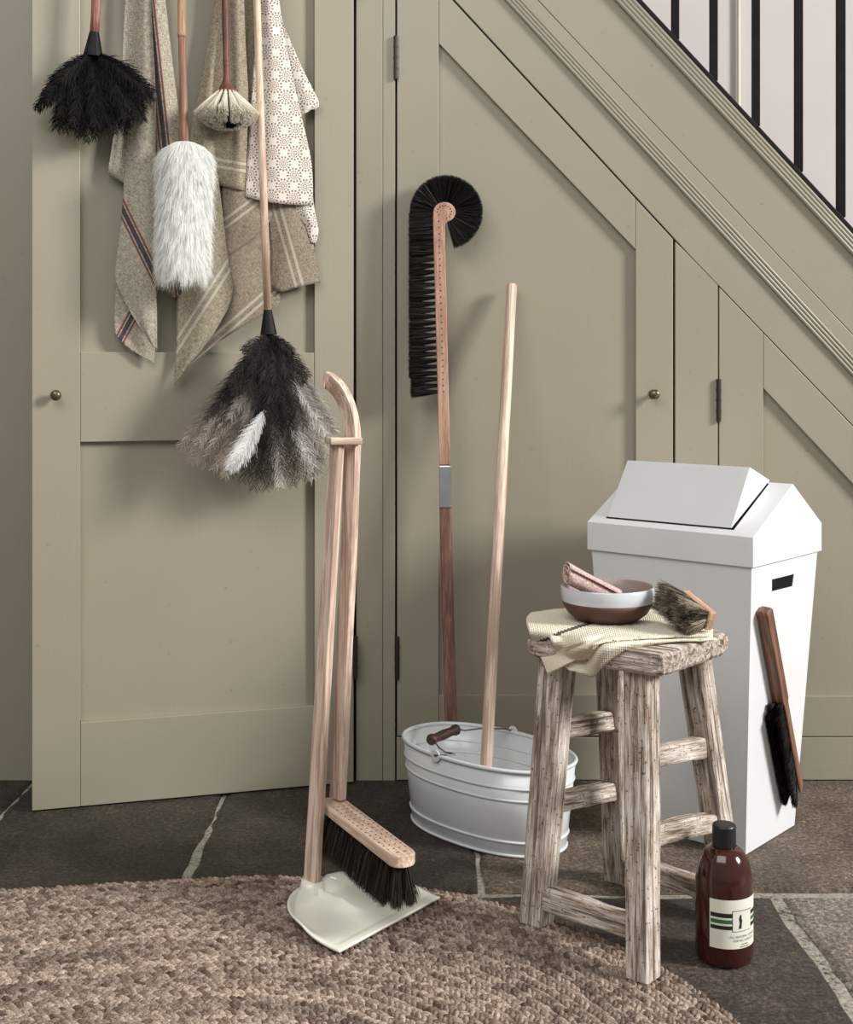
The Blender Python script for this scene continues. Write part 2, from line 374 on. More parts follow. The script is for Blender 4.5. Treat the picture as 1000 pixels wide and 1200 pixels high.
drect('mid_rail', 94.4, 368.4, zm0, zm1, -.0005, .035, PH); drect('bottom_rail', 94.4, 368.4, zb, zbr, -.0005, .035, PH)
drect('top_rail', 94.4, 368.4, 1.93, zt, -.0005, .035, PH)
drect('panel', 92, 371, zm1-.006, 1.936, -.016, .009, PV); drect('panel', 92, 371, zbr-.006, zm0+.006, -.016, .009, PV)
knob(d1, DP(65.5, 463), DN)
hinge(d1, 416.5, 745, 795, -.026)
hinge(d1, 416.5, -60, -10, -.026)
# peg rail above the picture carrying the hanging things
M_ASH = wood('pale_ash', srgb(214, 190, 165), srgb(180, 150, 124), (0, 0, 1))
pr = tag(empty('peg_rail', DP(215, -95)), 'painted peg rail fixed across the top of the ajar door', 'peg rail')
a, b = DP(60, -95), DP(395, -95)
G().prism([a-UPV*.03, b-UPV*.03, b+UPV*.03, a+UPV*.03], DN*.016).mk('rail', PH, pr, bevel=.003)
for x in (113, 176, 213, 262, 298, 318):
    p = DP(x, -95, .016); G().tube([p, p+DN*.06+UPV*.006], [.006, .0075], 12).mk('peg', M_ASH, pr, smooth=True)

# ------------------------------------------------------------ feather dusters
FEA = vcol('ostrich_feather', .6, .2, .3)
BLKPL = plain('black_ferrule', srgb(18, 18, 20), .55, c2=srgb(14, 14, 15), spec=.2)
def feather(parent, base, mid, tip, nrm, width, nb, col, col2, bw=.0011, droop=.12, loose=.15):
    base, mid, tip = (np.array(x, float) for x in (base, mid, tip))
    s = np.linspace(.06, 1, nb); B = lambda s: (1-s)[:, None]**2*base+2*((1-s)*s)[:, None]*mid+(s**2)[:, None]*tip
    T = lambda s: nrmz(2*(1-s)[:, None]*(mid-base)+2*s[:, None]*(tip-mid))
    L = []; nrm = np.array(nrm, float)
    for sd in (-1, 1):
        ss = np.clip(s+rng.uniform(-.5, .5, nb)/nb, 0, 1); p = B(ss); t = T(ss); sv = nrmz(np.cross(t, nrm))*sd
        prof = np.clip(.35+1.5*ss, 0, 1)*np.clip(1.25*(1.02-ss)**.35, .25, 1)
        ln = (width*prof*rng.uniform(.7, 1.12, nb))[:, None]
        j = rvec(nb)*loose; j2 = rvec(nb)*loose
        p1 = p+(t*.5+sv*.6+j*.6)*ln*.5
        p2 = p+(t*.95+sv*.85+j+j2*.5)*ln*.85+np.array([0, 0, -droop*.4])*ln
        p3 = p+(t*1.25+sv*.95+j+j2*1.3)*ln+np.array([0, 0, -droop])*ln*1.4
        P = np.stack([p, p1, p2, p3], 1); sdv = nrmz(np.cross(nrmz(p3-p), nrm+rvec(nb)*.5))
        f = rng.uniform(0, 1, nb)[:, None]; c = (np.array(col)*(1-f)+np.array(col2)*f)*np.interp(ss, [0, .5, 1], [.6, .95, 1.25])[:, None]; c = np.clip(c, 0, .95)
        L.append(strands(P, np.array([bw*1.2, bw, bw*.9, bw*.35]), sdv, c))
    # rachis
    q = np.linspace(0, 1, 9); P = B(q)[None]; L.append(strands(P, np.linspace(.0018, .0006, 9)[None], nrmz(np.cross(T(q).mean(0), nrm))[None], np.array([col])*.8))
    v, f, c = merge(L)
    return mk('feather', v, f, FEA, parent, smooth=True, cols=c)
def ferrule(parent, p0, p1, r0, r1):
    ax = (p1-p0); L = ax.length
    return G().lathe(p0, [(.0001, 0), (r0, 0), (r0*1.05, L*.05), (lerp(r0, r1, .5), L*.5), (r1, L*.97), (.0001, L)], 20, ax).mk('ferrule', BLKPL, parent, smooth=False, bevel=.0008)
# black duster
RW = wood('red_brown_wood', srgb(152, 104, 88), srgb(122, 77, 64), (0, 0, 1), 80)
o0 = .06
bd = tag(empty('feather_duster', DP(111, 100, o0)), 'short black ostrich feather duster with reddish handle hanging at the top left', 'feather duster', 'feather dusters on the door')
G().tube([DP(110.5, 42, o0), DP(112, 20, o0), DP(114.5, -30, o0), DP(114, -70, o0), DP(113, -104, o0)], [.0098, .0098, .0115, .0115, .008], 16).mk('handle', RW, bd, smooth=True)
ferrule(bd, DP(110.5, 38, o0), DP(109, 68, o0), .0102, .0215)
kb = srgb(10, 9, 9); kc = srgb(22, 20, 20)
pb = DP(109, 64, o0)
def loc3(p, ex, up, nn): return p+EX*ex+UPV*up+DN*nn
tipsB = [(42, 128), (50, 113), (52, 122), (62, 140), (66, 152), (80, 155), (92, 158), (98, 164), (112, 160), (125, 158), (136, 157), (148, 154), (154, 147), (166, 140), (172, 128), (178, 121), (181, 112), (174, 107), (66, 100), (160, 100), (45, 127)]
for lay, (ff, nn, ln) in enumerate([(1.0, .0, .017), (.95, .04, .018), (.84, .07, .019), (.66, .06, .016), (.45, .04, .012)]):
    for tx, ty in tipsB:
        if lay >= 3 and random.random() < .3: continue
        t = DP(lerp(111, tx, ff)+random.uniform(-4, 4), lerp(66, ty, ff)+random.uniform(-3, 3), o0+nn*random.uniform(.6, 1.1)-.01)
        m = pb.lerp(t, .55)+UPV*(.006+.012*random.random())+DN*(nn*.25)
        base = pb+(t-pb)*.06
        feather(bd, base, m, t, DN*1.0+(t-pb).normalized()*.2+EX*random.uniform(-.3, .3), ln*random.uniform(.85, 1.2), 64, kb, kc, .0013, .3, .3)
# grey long duster
o1 = .085
gd = tag(empty('feather_duster', DP(315, 480, o1)), 'long pale-handled grey, white and brown ostrich feather duster in front of the mid rail', 'feather duster', 'feather dusters on the door')
AX = (DP(314, 366, o1)-DP(300, -100, o1)).normalized()
PALE = wood('pale_turned_wood', srgb(214, 192, 170), srgb(184, 156, 132), (0, 0, 1), 70)
G().tube([DP(298, -104, .075), DP(301, 0, .078), DP(308, 200, .083), DP(313.8, 366, o1)], [.0078, .0082, .0084, .0086], 16).mk('handle', PALE, gd, smooth=True)
ferrule(gd, DP(313.8, 363, o1), DP(315, 393, o1), .0088, .0185)
pg = DP(315, 390, o1)
cD = (srgb(30, 25, 23), srgb(54, 46, 42)); cG = (srgb(168, 160, 153), srgb(112, 104, 98)); cL = (srgb(214, 209, 205), srgb(160, 154, 150)); cW = (srgb(250, 249, 247), srgb(232, 231, 229)); cB = (srgb(190, 177, 164), srgb(140, 127, 116)); cM = (srgb(96, 86, 80), srgb(46, 39, 36))
def gf(tx, ty, nn, col, w=.03, bx=None, by=None, nb=84, mx=0, my=0):
    t = DP(tx+random.uniform(-3, 3), ty+random.uniform(-3, 3), o1+nn)
    b = pg.copy() if bx is None else DP(bx, by, o1+nn*.9)
    m = b.lerp(t, .5)+DN*(nn*.35+.008)-EX*(mx*.6/536)+UPV*(my*.2/536)
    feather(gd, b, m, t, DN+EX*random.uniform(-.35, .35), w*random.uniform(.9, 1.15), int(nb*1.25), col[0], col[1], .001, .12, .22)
# back row, dark filler then outer plumes
for tx, ty in [(250, 540), (272, 552), (290, 556), (306, 562), (322, 566), (338, 560), (352, 560), (365, 552), (376, 540), (240, 520), (300, 540), (330, 545)]:
    gf(tx, ty, -.02, cD, .028)
for tx, ty, c in [(214, 522, cB), (222, 528, cG), (226, 540, cB), (238, 548, cG), (252, 552, cB), (264, 560, cB), (282, 566, cM), (298, 570, cM), (312, 574, cM), (330, 572, cL), (318, 568, cM), (344, 566, cM), (358, 564, cG), (366, 560, cL), (378, 556, cG), (388, 540, cL), (394, 520, cG), (392, 506, cL), (384, 492, cL), (216, 512, cG)]:
    gf(tx, ty, .012, c, .024, mx=(-8 if tx < 300 else 8), my=-14)
for tx, ty, c in [(232, 522, cG), (246, 534, cB), (262, 530, cG), (258, 545, cB), (275, 520, cG), (250, 510, cM), (300, 552, cD), (316, 556, cD), (334, 552, cM), (330, 560, cG), (348, 552, cM), (362, 540, cL), (370, 548, cL), (372, 520, cG), (380, 510, cL), (386, 500, cG), (244, 500, cG)]:
    gf(tx, ty, .042, c, .022, mx=(-7 if tx < 300 else 9), my=-12)
for tx, ty, c in [(240, 492, cD), (250, 480, cD), (262, 468, cD), (288, 500, cG), (270, 490, cG), (282, 478, cG), (360, 470, cL), (372, 490, cL), (366, 480, cG), (346, 500, cD), (356, 500, cM), (336, 505, cD), (322, 520, cD), (312, 510, cD)]:
    gf(tx, ty, .055, c, .02, mx=(-5 if tx < 310 else 8), my=-8)
for bx, by, tx, ty in [(312, 482, 268, 546), (308, 488, 272, 540), (310, 480, 282, 528), (306, 494, 270, 548)]:
    gf(tx, ty, .074, cW, .02, bx, by, 84)
for tx, ty in [(300, 478), (312, 490), (324, 492), (336, 486), (346, 474), (288, 458), (276, 462), (268, 450), (354, 452), (362, 444), (330, 470), (306, 464), (318, 474), (292, 440), (340, 440), (326, 446), (310, 444)]:
    gf(tx, ty, .072, cD, .018, nb=80)
for tx, ty in [(290, 420), (300, 426), (312, 430), (324, 428), (336, 422), (344, 414), (286, 410)]:
    gf(tx, ty, .06, cD, .013, nb=60)
# fluffy white duster
o2 = .085
wdust = tag(empty('fluffy_duster', DP(216, 250, o2)), 'white fluffy wool duster on a bamboo handle hanging between the tea towels', 'duster')
BAM = wood('bamboo', srgb(182, 148, 112), srgb(148, 113, 81), (0, 0, 1), 90, 20)
BAMD = wood('bamboo_brown', srgb(160, 122, 98), srgb(129, 93, 72), (0, 0, 1), 90, 20)
G().tube([DP(213, -104, o2), DP(213, -40, o2), DP(213, -8, o2), DP(213, -4, o2), DP(213, 0, o2), DP(213.2, 38, o2), DP(213.3, 41, o2), DP(213.3, 44, o2)], [.009, .0088, .0088, .0098, .0088, .0088, .0104, .009], 16).mk('handle', BAM, wdust, smooth=True)
G().tube([DP(213.3, 43, o2), DP(214, 80, o2), DP(215, 130, o2), DP(215.5, 175, o2)], [.0084, .0084, .0088, .012], 16).mk('lower_handle', BAMD, wdust, smooth=True)
ptop, pbot = DP(217, 166, o2), DP(214, 318, o2); axd = (pbot-ptop)
WOOL = vcol('white_wool', .9, .05, .55)
core = G().lathe(ptop, [(.0001, 0), (.02, .003), (.036, .013), (.044, .03), (.046, .06), (.046, axd.length*.9), (.036, axd.length), (.0001, axd.length+.01)], 24, axd)
core.mk('wool_core', plain('wool_felt', srgb(225, 225, 222), .95), wdust, smooth=True)
N = 26000
tt = rng.uniform(0, 1, N)**1.15; an = rng.uniform(0, 2*np.pi, N)
prof = np.interp(tt, [0, .0105, .0456, .105, .21, .9, 1], [.006, .021, .037, .045, .0465, .0465, .036])
exn, dnn = np.array(EX), np.array(DN); axn = np.array(axd.normalized())
rad = np.cos(an)[:, None]*exn+np.sin(an)[:, None]*dnn
root = np.array(ptop)+tt[:, None]*np.array(axd)+rad*prof[:, None]
clump = np.sin(an*7+tt*19)*.5+np.sin(an*13-tt*31)*.5
ln = rng.uniform(.026, .044, N)*(1-.25*clump)
out = np.interp(tt, [0, .03, .1, .3, 1], [1.6, 1.0, .5, .34, .32])[:, None]
dirv = nrmz(rad*out+axn*.8+rvec(N)*.16+np.cross(axn, rad)*(clump*.2)[:, None])
d2v = nrmz(dirv+axn*.5+rvec(N)*.25)
P = np.stack([root, root+dirv*(ln*.5)[:, None], root+dirv*(ln*.5)[:, None]+d2v*(ln*.55)[:, None]], 1)
c = np.array(srgb(252, 252, 250))*rng.uniform(.93, 1.04, N)[:, None]
v, f, cc = strands(P, np.array([.0016, .0012, .0003]), nrmz(np.cross(dirv, rad+rvec(N)*.6)), c)
fur = mk('wool_fur', v, f, WOOL, wdust, smooth=True, cols=np.clip(cc, 0, 1)); tag(fur, kind='stuff')
# goat hair brush
o3 = .075
gb = tag(empty('dusting_brush', DP(266, 100, o3)), 'small round goat hair dusting brush with dark turned handle', 'brush')
DRW = wood('dark_red_wood', srgb(114, 66, 54), srgb(86, 47, 38), (0, 0, 1), 80)
hp = [(262.5, -104, 4.2), (263, -40, 4.4), (264, 0, 4.2), (264.6, 40, 4.0), (265, 68, 3.6), (265.1, 70, 4.2), (265.2, 72, 4.2), (265.2, 73, 3.6), (265.3, 75, 4.2), (265.4, 77, 3.6), (265.5, 90, 3.8), (265.6, 98, 5.5), (265.7, 104, 9), (265.8, 109, 12), (265.9, 112, 12)]
G().tube([DP(x, y, o3) for x, y, r in hp], [r/536 for x, y, r in hp], 20).mk('handle', DRW, gb, smooth=True)
L = []; Pc = np.array(DP(265.8, 108, o3)); up = np.array([0, 0, 1.])
for ring, (rr, cnt, na) in enumerate([(0.0, 600, 1), (.007, 520, 6), (.0135, 520, 11), (.0185, 560, 15)]):
    for k in range(na):
        a0 = 2*np.pi*(k+.3)/na; rv = math.cos(a0)*exn+math.sin(a0)*dnn; spread = rr/.0185; n = cnt
        bq_ = rvec(n)*.0026; th = rng.uniform(-1, 1, (n, 3))*.0105
        root = Pc+rv*rr+bq_; ta = spread*.74; tipd = -up*math.cos(ta)+rv*math.sin(ta)
        tip = Pc+rv*rr*.75+tipd*.0775+th
        rel = tip-Pc; rel = nrmz(rel)*(rng.uniform(.078, .083, n)+.004*spread)[:, None]; tip = Pc+rel
        mid = root*.45+tip*.55+bq_*.8+rv*.003*spread-th*.2
        g = rng.uniform(.9, 1.04, n)[:, None]; c0 = np.array(srgb(253, 250, 240))*g
        c1 = np.array(srgb(248, 243, 230))*g*rng.choice([1, 1, 1, 1, .72, .5], n)[:, None]
        col = np.stack([c0, c0, c1], 1)
        if ring == 1 and k == 1: col[:, 2] = .01; col[:, 1] *= .5
        L.append(strands(np.stack([root, mid, tip], 1), np.array([.0012, .0013, .001]), nrmz(np.cross(tip-root, rvec(n))), np.clip(col, 0, 1)))
v, f, cc = merge(L); mk('goat_hair', v, f, vcol('goat_hair', .9, .03, .5), gb, smooth=True, cols=cc)
gb.children[-1]['kind'] = 'stuff'

# ------------------------------------------------------------ tea towels
def linen(name, c, pattern):
    m, nt, b = new(name); b.inputs['Roughness'].default_value = .9; b.inputs['Specular IOR Level'].default_value = .1
    uv = nd(nt, 'ShaderNodeUVMap').outputs[0]; sp = nd(nt, 'ShaderNodeSeparateXYZ', {0: uv}); u, v = sp.outputs[0], sp.outputs[1]
    w1 = noise(nt, nd(nt, 'ShaderNodeCombineXYZ', {0: mth(nt, 'MULTIPLY', u, .16), 1: mth(nt, 'MULTIPLY', v, 1.1)}).outputs[0], 1, 3, .7)
    w2 = noise(nt, nd(nt, 'ShaderNodeCombineXYZ', {0: mth(nt, 'MULTIPLY', u, 1.1), 1: mth(nt, 'MULTIPLY', v, .16)}).outputs[0], 1, 3, .7)
    wv = mth(nt, 'MULTIPLY', mth(nt, 'ADD', w1, w2), .5)
    base = ramp(nt, wv, [(.40, tuple(x*.5 for x in c)), (.5, c), (.60, tuple(min(1, x*1.5) for x in c))])
    def band(ctr, hw): return mth(nt, 'LESS_THAN', mth(nt, 'ABSOLUTE', mth(nt, 'SUBTRACT', u, ctr)), hw)
    for ctr, hw, col, k in pattern: base = mix(nt, mth(nt, 'MULTIPLY', band(ctr, hw), k), base, col)
    nt.links.new(base, b.inputs['Base Color']); bump(nt, b, wv, .6, .002); return m
red, navy = srgb(112, 46, 48), srgb(42, 40, 52)
LIN_A = linen('striped_linen', srgb(162, 155, 140), [(-5.2, 1.1, red, .85), (0, 2.7, navy, .85), (5.2, 1.1, red, .85)])
LIN_B = linen('natural_linen', srgb(149, 140, 122), [(-4, 1.6, srgb(200, 194, 182), .6), (4, 1.6, srgb(200, 194, 182), .6)])
LIN_D = linen('grey_linen', srgb(134, 124, 109), [(-4, 1.6, srgb(194, 187, 173), .55), (4, 1.6, srgb(194, 187, 173), .55)])
def cloth_patch(rows, pt, nr=40, nc=26, uvf=None, wr=.0009, seed=0):
    """rows: control rows of (px,py,off); returns verts, faces, uvs"""
    ctl = [cat([(a[0], a[1], a[2]) for a in r], nc) for r in rows]
    A = np.stack(ctl, 0); A = np.stack([cat(A[:, j], nr) for j in range(nc)], 1)
    v = []; uv = []
    for i in range(nr):
        for j in range(nc):
            x, y, o = A[i, j]
            o += wr*(math.sin(j*.42+i*.11+seed)+.7*math.sin(i*.31-j*.2+seed*2))
            v.append(pt(x, y, o)); uv.append(uvf(x, y) if uvf else (x, y))
    f = [[i*nc+j, i*nc+j+1, (i+1)*nc+j+1, (i+1)*nc+j] for i in range(nr-1) for j in range(nc-1)]
    return v, f, uv
def towel(name, label, mat, patches, pt=DP, grp='tea towels hanging on the door', th=.0016, catg='tea towel', **k):
    v = []; f = []; uv = []
    for p in patches:
        a, q, w = cloth_patch(p[0], pt, uvf=p[1], seed=len(v)*.01, **k); b = len(v); v += a; f += [[i+b for i in x] for x in q]; uv += w
    o = mk(name, v, f, mat, None, smooth=True, uvs=uv, solid=th); tag(o, label, catg, grp); return o
def stripe(p0, p1):
    (x0, y0), (x1, y1) = p0, p1; L = math.hypot(x1-x0, y1-y0); n = ((y1-y0)/L, -(x1-x0)/L); t = ((x1-x0)/L, (y1-y0)/L)
    return lambda x, y: ((x-x0)*n[0]+(y-y0)*n[1], (x-x0)*t[0]+(y-y0)*t[1]+300)
nos = lambda x, y: (x+400, y)
towel('tea_towel', 'beige linen tea towel with red and navy stripes hanging at the left', LIN_A, [
    # narrow back flap
    ([[(158, -100, .018), (166, -100, .022)], [(147, 0, .016), (164, 0, .02)], [(141, 100, .014), (158, 100, .018)], [(126, 203, .012), (148, 216, .014)]], nos),
    # front fold
    ([[(166, -100, .03), (172, -100, .04), (178, -100, .036)], [(163, 0, .022), (170, 0, .042), (177, 0, .036)], [(155, 100, .02), (170, 100, .045), (182, 100, .038)], [(147, 190, .02), (165, 190, .045), (183, 190, .04)], [(143, 250, .02), (165, 255, .046), (184, 262, .04)], [(135, 315, .022), (160, 325, .044), (183.5, 335, .042)], [(137, 333, .024), (165, 360, .042), (184, 375, .042)], [(153, 366, .03), (170, 385, .04), (184, 398, .04)], [(174, 398, .036), (180, 406, .038), (184, 410, .038)]], stripe((145, 247), (184, 328))),
    # under layer of the same fold
    ([[(140, 310, .014), (165, 320, .016), (182, 330, .016)], [(136, 340, .012), (160, 360, .016), (182, 375, .018)], [(134, 385, .012), (158, 395, .016), (182, 405, .02)], [(144, 403, .012), (160, 414, .016), (180, 426, .02)]], stripe((155, 371), (139, 401))),
    # right panel with lengthwise stripes
    ([[(177, -100, .03), (182, -100, .034), (186, -100, .02)], [(175, 0, .022), (183, 0, .03), (194, 0, .018)], [(178, 90, .02), (190, 90, .032), (205, 95, .018)], [(184, 180, .02), (200, 180, .036), (216, 180, .018)], [(188, 260, .02), (205, 260, .036), (224, 260, .018)], [(194, 340, .02), (203, 348, .034), (212, 345, .02)]], stripe((178, 30), (194, 180))),
])
towel('tea_towel', 'natural linen tea towel with pale stripes hanging in a long point in the middle', LIN_B, [
    ([[(262, -100, .02), (270, -100, .03), (278, -100, .02)], [(252, 0, .014), (260, 0, .026), (268, 0, .02)], [(236, 90, .012), (246, 90, .028), (256, 90, .02)], [(222, 165, .012), (238, 170, .03), (252, 170, .024)], [(212, 260, .012), (238, 255, .034), (258, 225, .03)], [(207, 355, .014), (240, 345, .04), (268, 306, .03)], [(207, 400, .016), (240, 388, .044), (274, 342, .034)], [(205, 430, .02), (228, 414, .04), (252, 388, .034)], [(204.5, 452, .026), (209, 445, .03), (215, 436, .03)]], stripe((208, 404), (270, 308))),
    ([[(266, -100, .03), (276, -100, .038), (286, -100, .026)], [(256, 0, .026), (270, 0, .04), (286, 0, .028)], [(249, 90, .022), (268, 90, .044), (290, 90, .026)], [(247, 160, .02), (270, 165, .04), (296, 160, .024)], [(256, 217, .018), (275, 221, .034), (296, 227, .02)]], stripe((250, 190), (296, 198))),
])
towel('tea_towel', 'grey linen tea towel with pale stripes hanging behind the patterned cloth', LIN_D, [
    ([[(270, -100, .008), (290, -100, .012), (310, -100, .008)], [(262, 100, .006), (290, 100, .012), (318, 100, .006)], [(254, 200, .006), (285, 205, .014), (320, 205, .008)], [(250, 300, .008), (285, 305, .018), (322, 300, .01)], [(240, 370, .008), (285, 345, .022), (328, 345, .01)], [(210, 438, .008), (265, 395, .02), (327, 358, .012)]], stripe((215, 430), (330, 330))),
    ([[(262, 205, .02), (280, 210, .026), (318, 215, .02)], [(260, 250, .018), (290, 248, .028), (320, 240, .02)], [(266, 300, .016), (290, 284, .024), (318, 258, .018)]], stripe((264, 262), (304, 232))),
    ([[(308, 150, .012), (335, 150, .02), (352, 150, .012)], [(312, 235, .016), (340, 240, .026), (360, 240, .014)], [(318, 290, .014), (345, 290, .03), (368, 288, .016)], [(317, 335, .014), (330, 342, .026), (350, 336, .03), (376, 331, .016)]], stripe((324, 240), (351, 335))),
])
def printed():
    m, nt, b = new('block_printed_cotton'); b.inputs['Roughness'].default_value = .9; b.inputs['Specular IOR Level'].default_value = .1
    uv = nd(nt, 'ShaderNodeUVMap').outputs[0]; sp = nd(nt, 'ShaderNodeSeparateXYZ', {0: uv})
    def cell(n, ox, oy):
        a = mth(nt, 'SUBTRACT', mth(nt, 'FRACT', mth(nt, 'ADD', mth(nt, 'DIVIDE', sp.outputs[0], n), ox)), .5)
        c = mth(nt, 'SUBTRACT', mth(nt, 'FRACT', mth(nt, 'ADD', mth(nt, 'DIVIDE', sp.outputs[1], n), oy)), .5); return a, c
    tot = None
    def add(x):
        nonlocal tot; tot = x if tot is None else mth(nt, 'MAXIMUM', tot, x)
    for ox, oy in ((0, 0), (.5, .5)):
        a, c = cell(26.0, ox, oy)
        r = mth(nt, 'SQRT', mth(nt, 'ADD', mth(nt, 'MULTIPLY', a, a), mth(nt, 'MULTIPLY', c, c))); th = mth(nt, 'ARCTAN2', c, a)
        spokes = mth(nt, 'GREATER_THAN', mth(nt, 'SINE', mth(nt, 'MULTIPLY', th, 13)), -.1)
        ringb = mth(nt, 'MULTIPLY', mth(nt, 'GREATER_THAN', r, .145), mth(nt, 'LESS_THAN', r, .345))
        gaps = mth(nt, 'GREATER_THAN', mth(nt, 'SINE', mth(nt, 'MULTIPLY', r, 48)), -.6)
        add(mth(nt, 'MULTIPLY', mth(nt, 'MULTIPLY', spokes, ringb), gaps))
        add(mth(nt, 'MULTIPLY', mth(nt, 'GREATER_THAN', r, .07), mth(nt, 'LESS_THAN', r, .105)))
        add(mth(nt, 'LESS_THAN', r, .025))
    base = mix(nt, tot, srgb(216, 209, 200), srgb(132, 117, 104))
    nt.links.new(base, b.inputs['Base Color']); bump(nt, b, noise(nt, uv, 1.5, 2), .3, .001); return m
idm = lambda x, y: (x+y*.03, y-x*.03)
towel('tea_towel', 'white cotton tea towel printed with taupe dotted rosettes at the right', printed(), [
    ([[(300, -100, .036), (310, -100, .046), (322, -100, .036)], [(304, 0, .03), (314, 0, .046), (326, 0, .036)], [(299, 60, .03), (318, 60, .048), (338, 65, .036)], [(294, 130, .03), (322, 130, .05), (353, 135, .034)], [(290, 190, .03), (325, 195, .05), (365, 190, .03)], [(287.5, 231, .03), (322, 238, .046), (367, 241, .028)]], idm),
    ([[(308, -100, .026), (316, -100, .03), (324, -100, .024)], [(318, 0, .022), (324, 0, .03), (329, 15, .022)], [(330, 60, .02), (344, 62, .028), (352, 75, .02)], [(344, 120, .018), (358, 118, .026), (374, 121, .018)], [(353, 136, .018), (358, 133, .022), (364, 129, .018)]], idm),
    ([[(340, 225, .022), (356, 225, .03), (366, 225, .022)], [(346, 246, .022), (360, 246, .03), (369, 248, .02)], [(358, 264, .022), (367, 266, .028), (373, 268, .02)], [(364, 284, .02), (368, 285, .024), (371, 284, .02)]], idm),
])

# ------------------------------------------------------------ cobweb brush with curled head
def Yc(py): return lerp(-.028, -.085, (py-205)/(880-205))
cb = tag(empty('cobweb_brush', W(530, 905, -.085)), 'long wall brush with curled black bristle head leaning on the cupboard door', 'brush')
CBW = wood('beech_pink', srgb(186, 148, 128), srgb(163, 124, 103), (0, 0, 1), 80, 16)
CBD = wood('beech_stained', srgb(138, 101, 87), srgb(110, 77, 65), (0, 0, 1), 80, 16)
out = [(527, 462), (518, 462-.0)]
poly = []
for k in range(0, 13):
    a = math.radians(250-k*(250+75)/12+0); 
    poly.append((521+13.2*math.cos(math.radians(180-k*255/12)), 248.5-12*math.sin(math.radians(180-k*255/12))))
poly = [p for p in poly]
outl = [(507.5, 262)]+poly+[(521.5, 264), (523.5, 350), (526, 462), (527, 500), (528, 545), (515, 545), (513.5, 500), (513, 462), (510, 350)]
g = G(); g.prism([W(x, y, Yc(y)-.010) for x, y in outl], (0, .022, 0)); hd = g.mk('curled_head', CBW, cb, bevel=.002)
sl = [W(521.5, 545, Yc(545)), W(522.3, 600, Yc(600)), W(525, 720, Yc(720)), W(529, 850, Yc(850)), W(531, 911, Yc(900))]
sl[-1].z = .003
hwid = [6.6/510, 6.8/510, 6.9/510, 6.9/510, 6.9/510]
sweep_rect(sl, [V((1, 0, 0))]*5, [V((0, 1, 0))]*5, hwid, [.0105]*5).mk('handle', CBD, cb, bevel=.004)
g = G(); a, b = W(521.3, 545, Yc(545)), W(522.2, 595, Yc(595))
sweep_rect([a, b], [V((1, 0, 0))]*2, [V((0, 1, 0))]*2, 7.0/510, .0125).mk('ferrule', plain('galvanised_steel', srgb(190, 192, 194), .3, .9), cb, bevel=.003)
HOL = plain('drilled_hole', srgb(40, 24, 18), .8)
def tuft(root, d, L, r0, r1, n, col, spread_axis=None, jit=.06):
    d = np.array(V(d).normalized()); q = rvec(n); q = q-(q@d)[:, None]*d
    k = rng.uniform(0, 1, n)[:, None]**.5
    rt = np.array(root)+q*r0*k; tp = np.array(root)+d*(L*rng.uniform(.93, 1.03, n))[:, None]+q*r1*k+rvec(n)*L*jit*.5
    md = (rt+tp)/2+q*(r0-r1)*.1*k+rvec(n)*L*jit*.25
    c = np.array(col)*rng.uniform(.6, 1.6, n)[:, None]
    return strands(np.stack([rt, md, tp], 1), np.array([.0007, .0007, .0004]), nrmz(np.cross(np.broadcast_to(d, (n, 3)), rvec(n))), c)
kbr = srgb(22, 19, 18); L = []; holes = []
def hole(p, n=V((0, -1, 0)), r=.0016):
    e1 = V((0, 0, 1)) if abs(n.z) < .9 else V((1, 0, 0)); e1 = (e1-n*e1.dot(n)).normalized(); e2 = n.cross(e1)
    return [p+n*.0004+e1*r*math.cos(k*math.pi/3)+e2*r*math.sin(k*math.pi/3) for k in range(6)]
gh = G()
ys = np.arange(459, 246, -7.4)
for y in ys:
    xl = lerp(507.5, 513, (y-262)/200)
    gh.add(hole(W(xl+7, y, Yc(y)-.0102)), [list(range(6))])
    for dy in (-.010, -.004, 0.002):
        root = W(xl+1, y, Yc(y)+.001+dy*.5); tip = W(480.5+ (2 if y > 440 else 0)-.3, y+2.5+random.uniform(-1, 1), Yc(y)-.004+dy)
        L.append(tuft(root, tip-root, (tip-root).length, .0036, .0105, 190, kbr, jit=.07))
for k in range(21):
    a = math.radians(180-k*250/20); ca, sa = math.cos(a), math.sin(a)
    c = (521, 248.5)
    if k % 2 == 0: gh.add(hole(W(c[0]+8.2*ca, c[1]-7.6*sa, Yc(250)-.0102)), [list(range(6))])
    R = 41.5 if k > 3 else lerp(41.5, 41.5, 1)
    R += 2.5*max(0, -math.cos(a-math.radians(-10)))*0
    for dy in (-.010, .002):
        root = W(c[0]+12.2*ca, c[1]-11.2*sa, Yc(250)+.001+dy*.5); tip = W(c[0]+2+42*ca, c[1]-42.5*sa, Yc(250)-.004+dy)
        L.append(tuft(root, tip-root, (tip-root).length, .003, .0125, 230, kbr, jit=.07))
v, f, cc = merge(L); BRM = vcol('black_bristle', .5, .3)
br = mk('bristles', v, f, BRM, cb, smooth=True, cols=cc); tag(br, kind='stuff')
gh.mk('bristle_holes', HOL, hd)

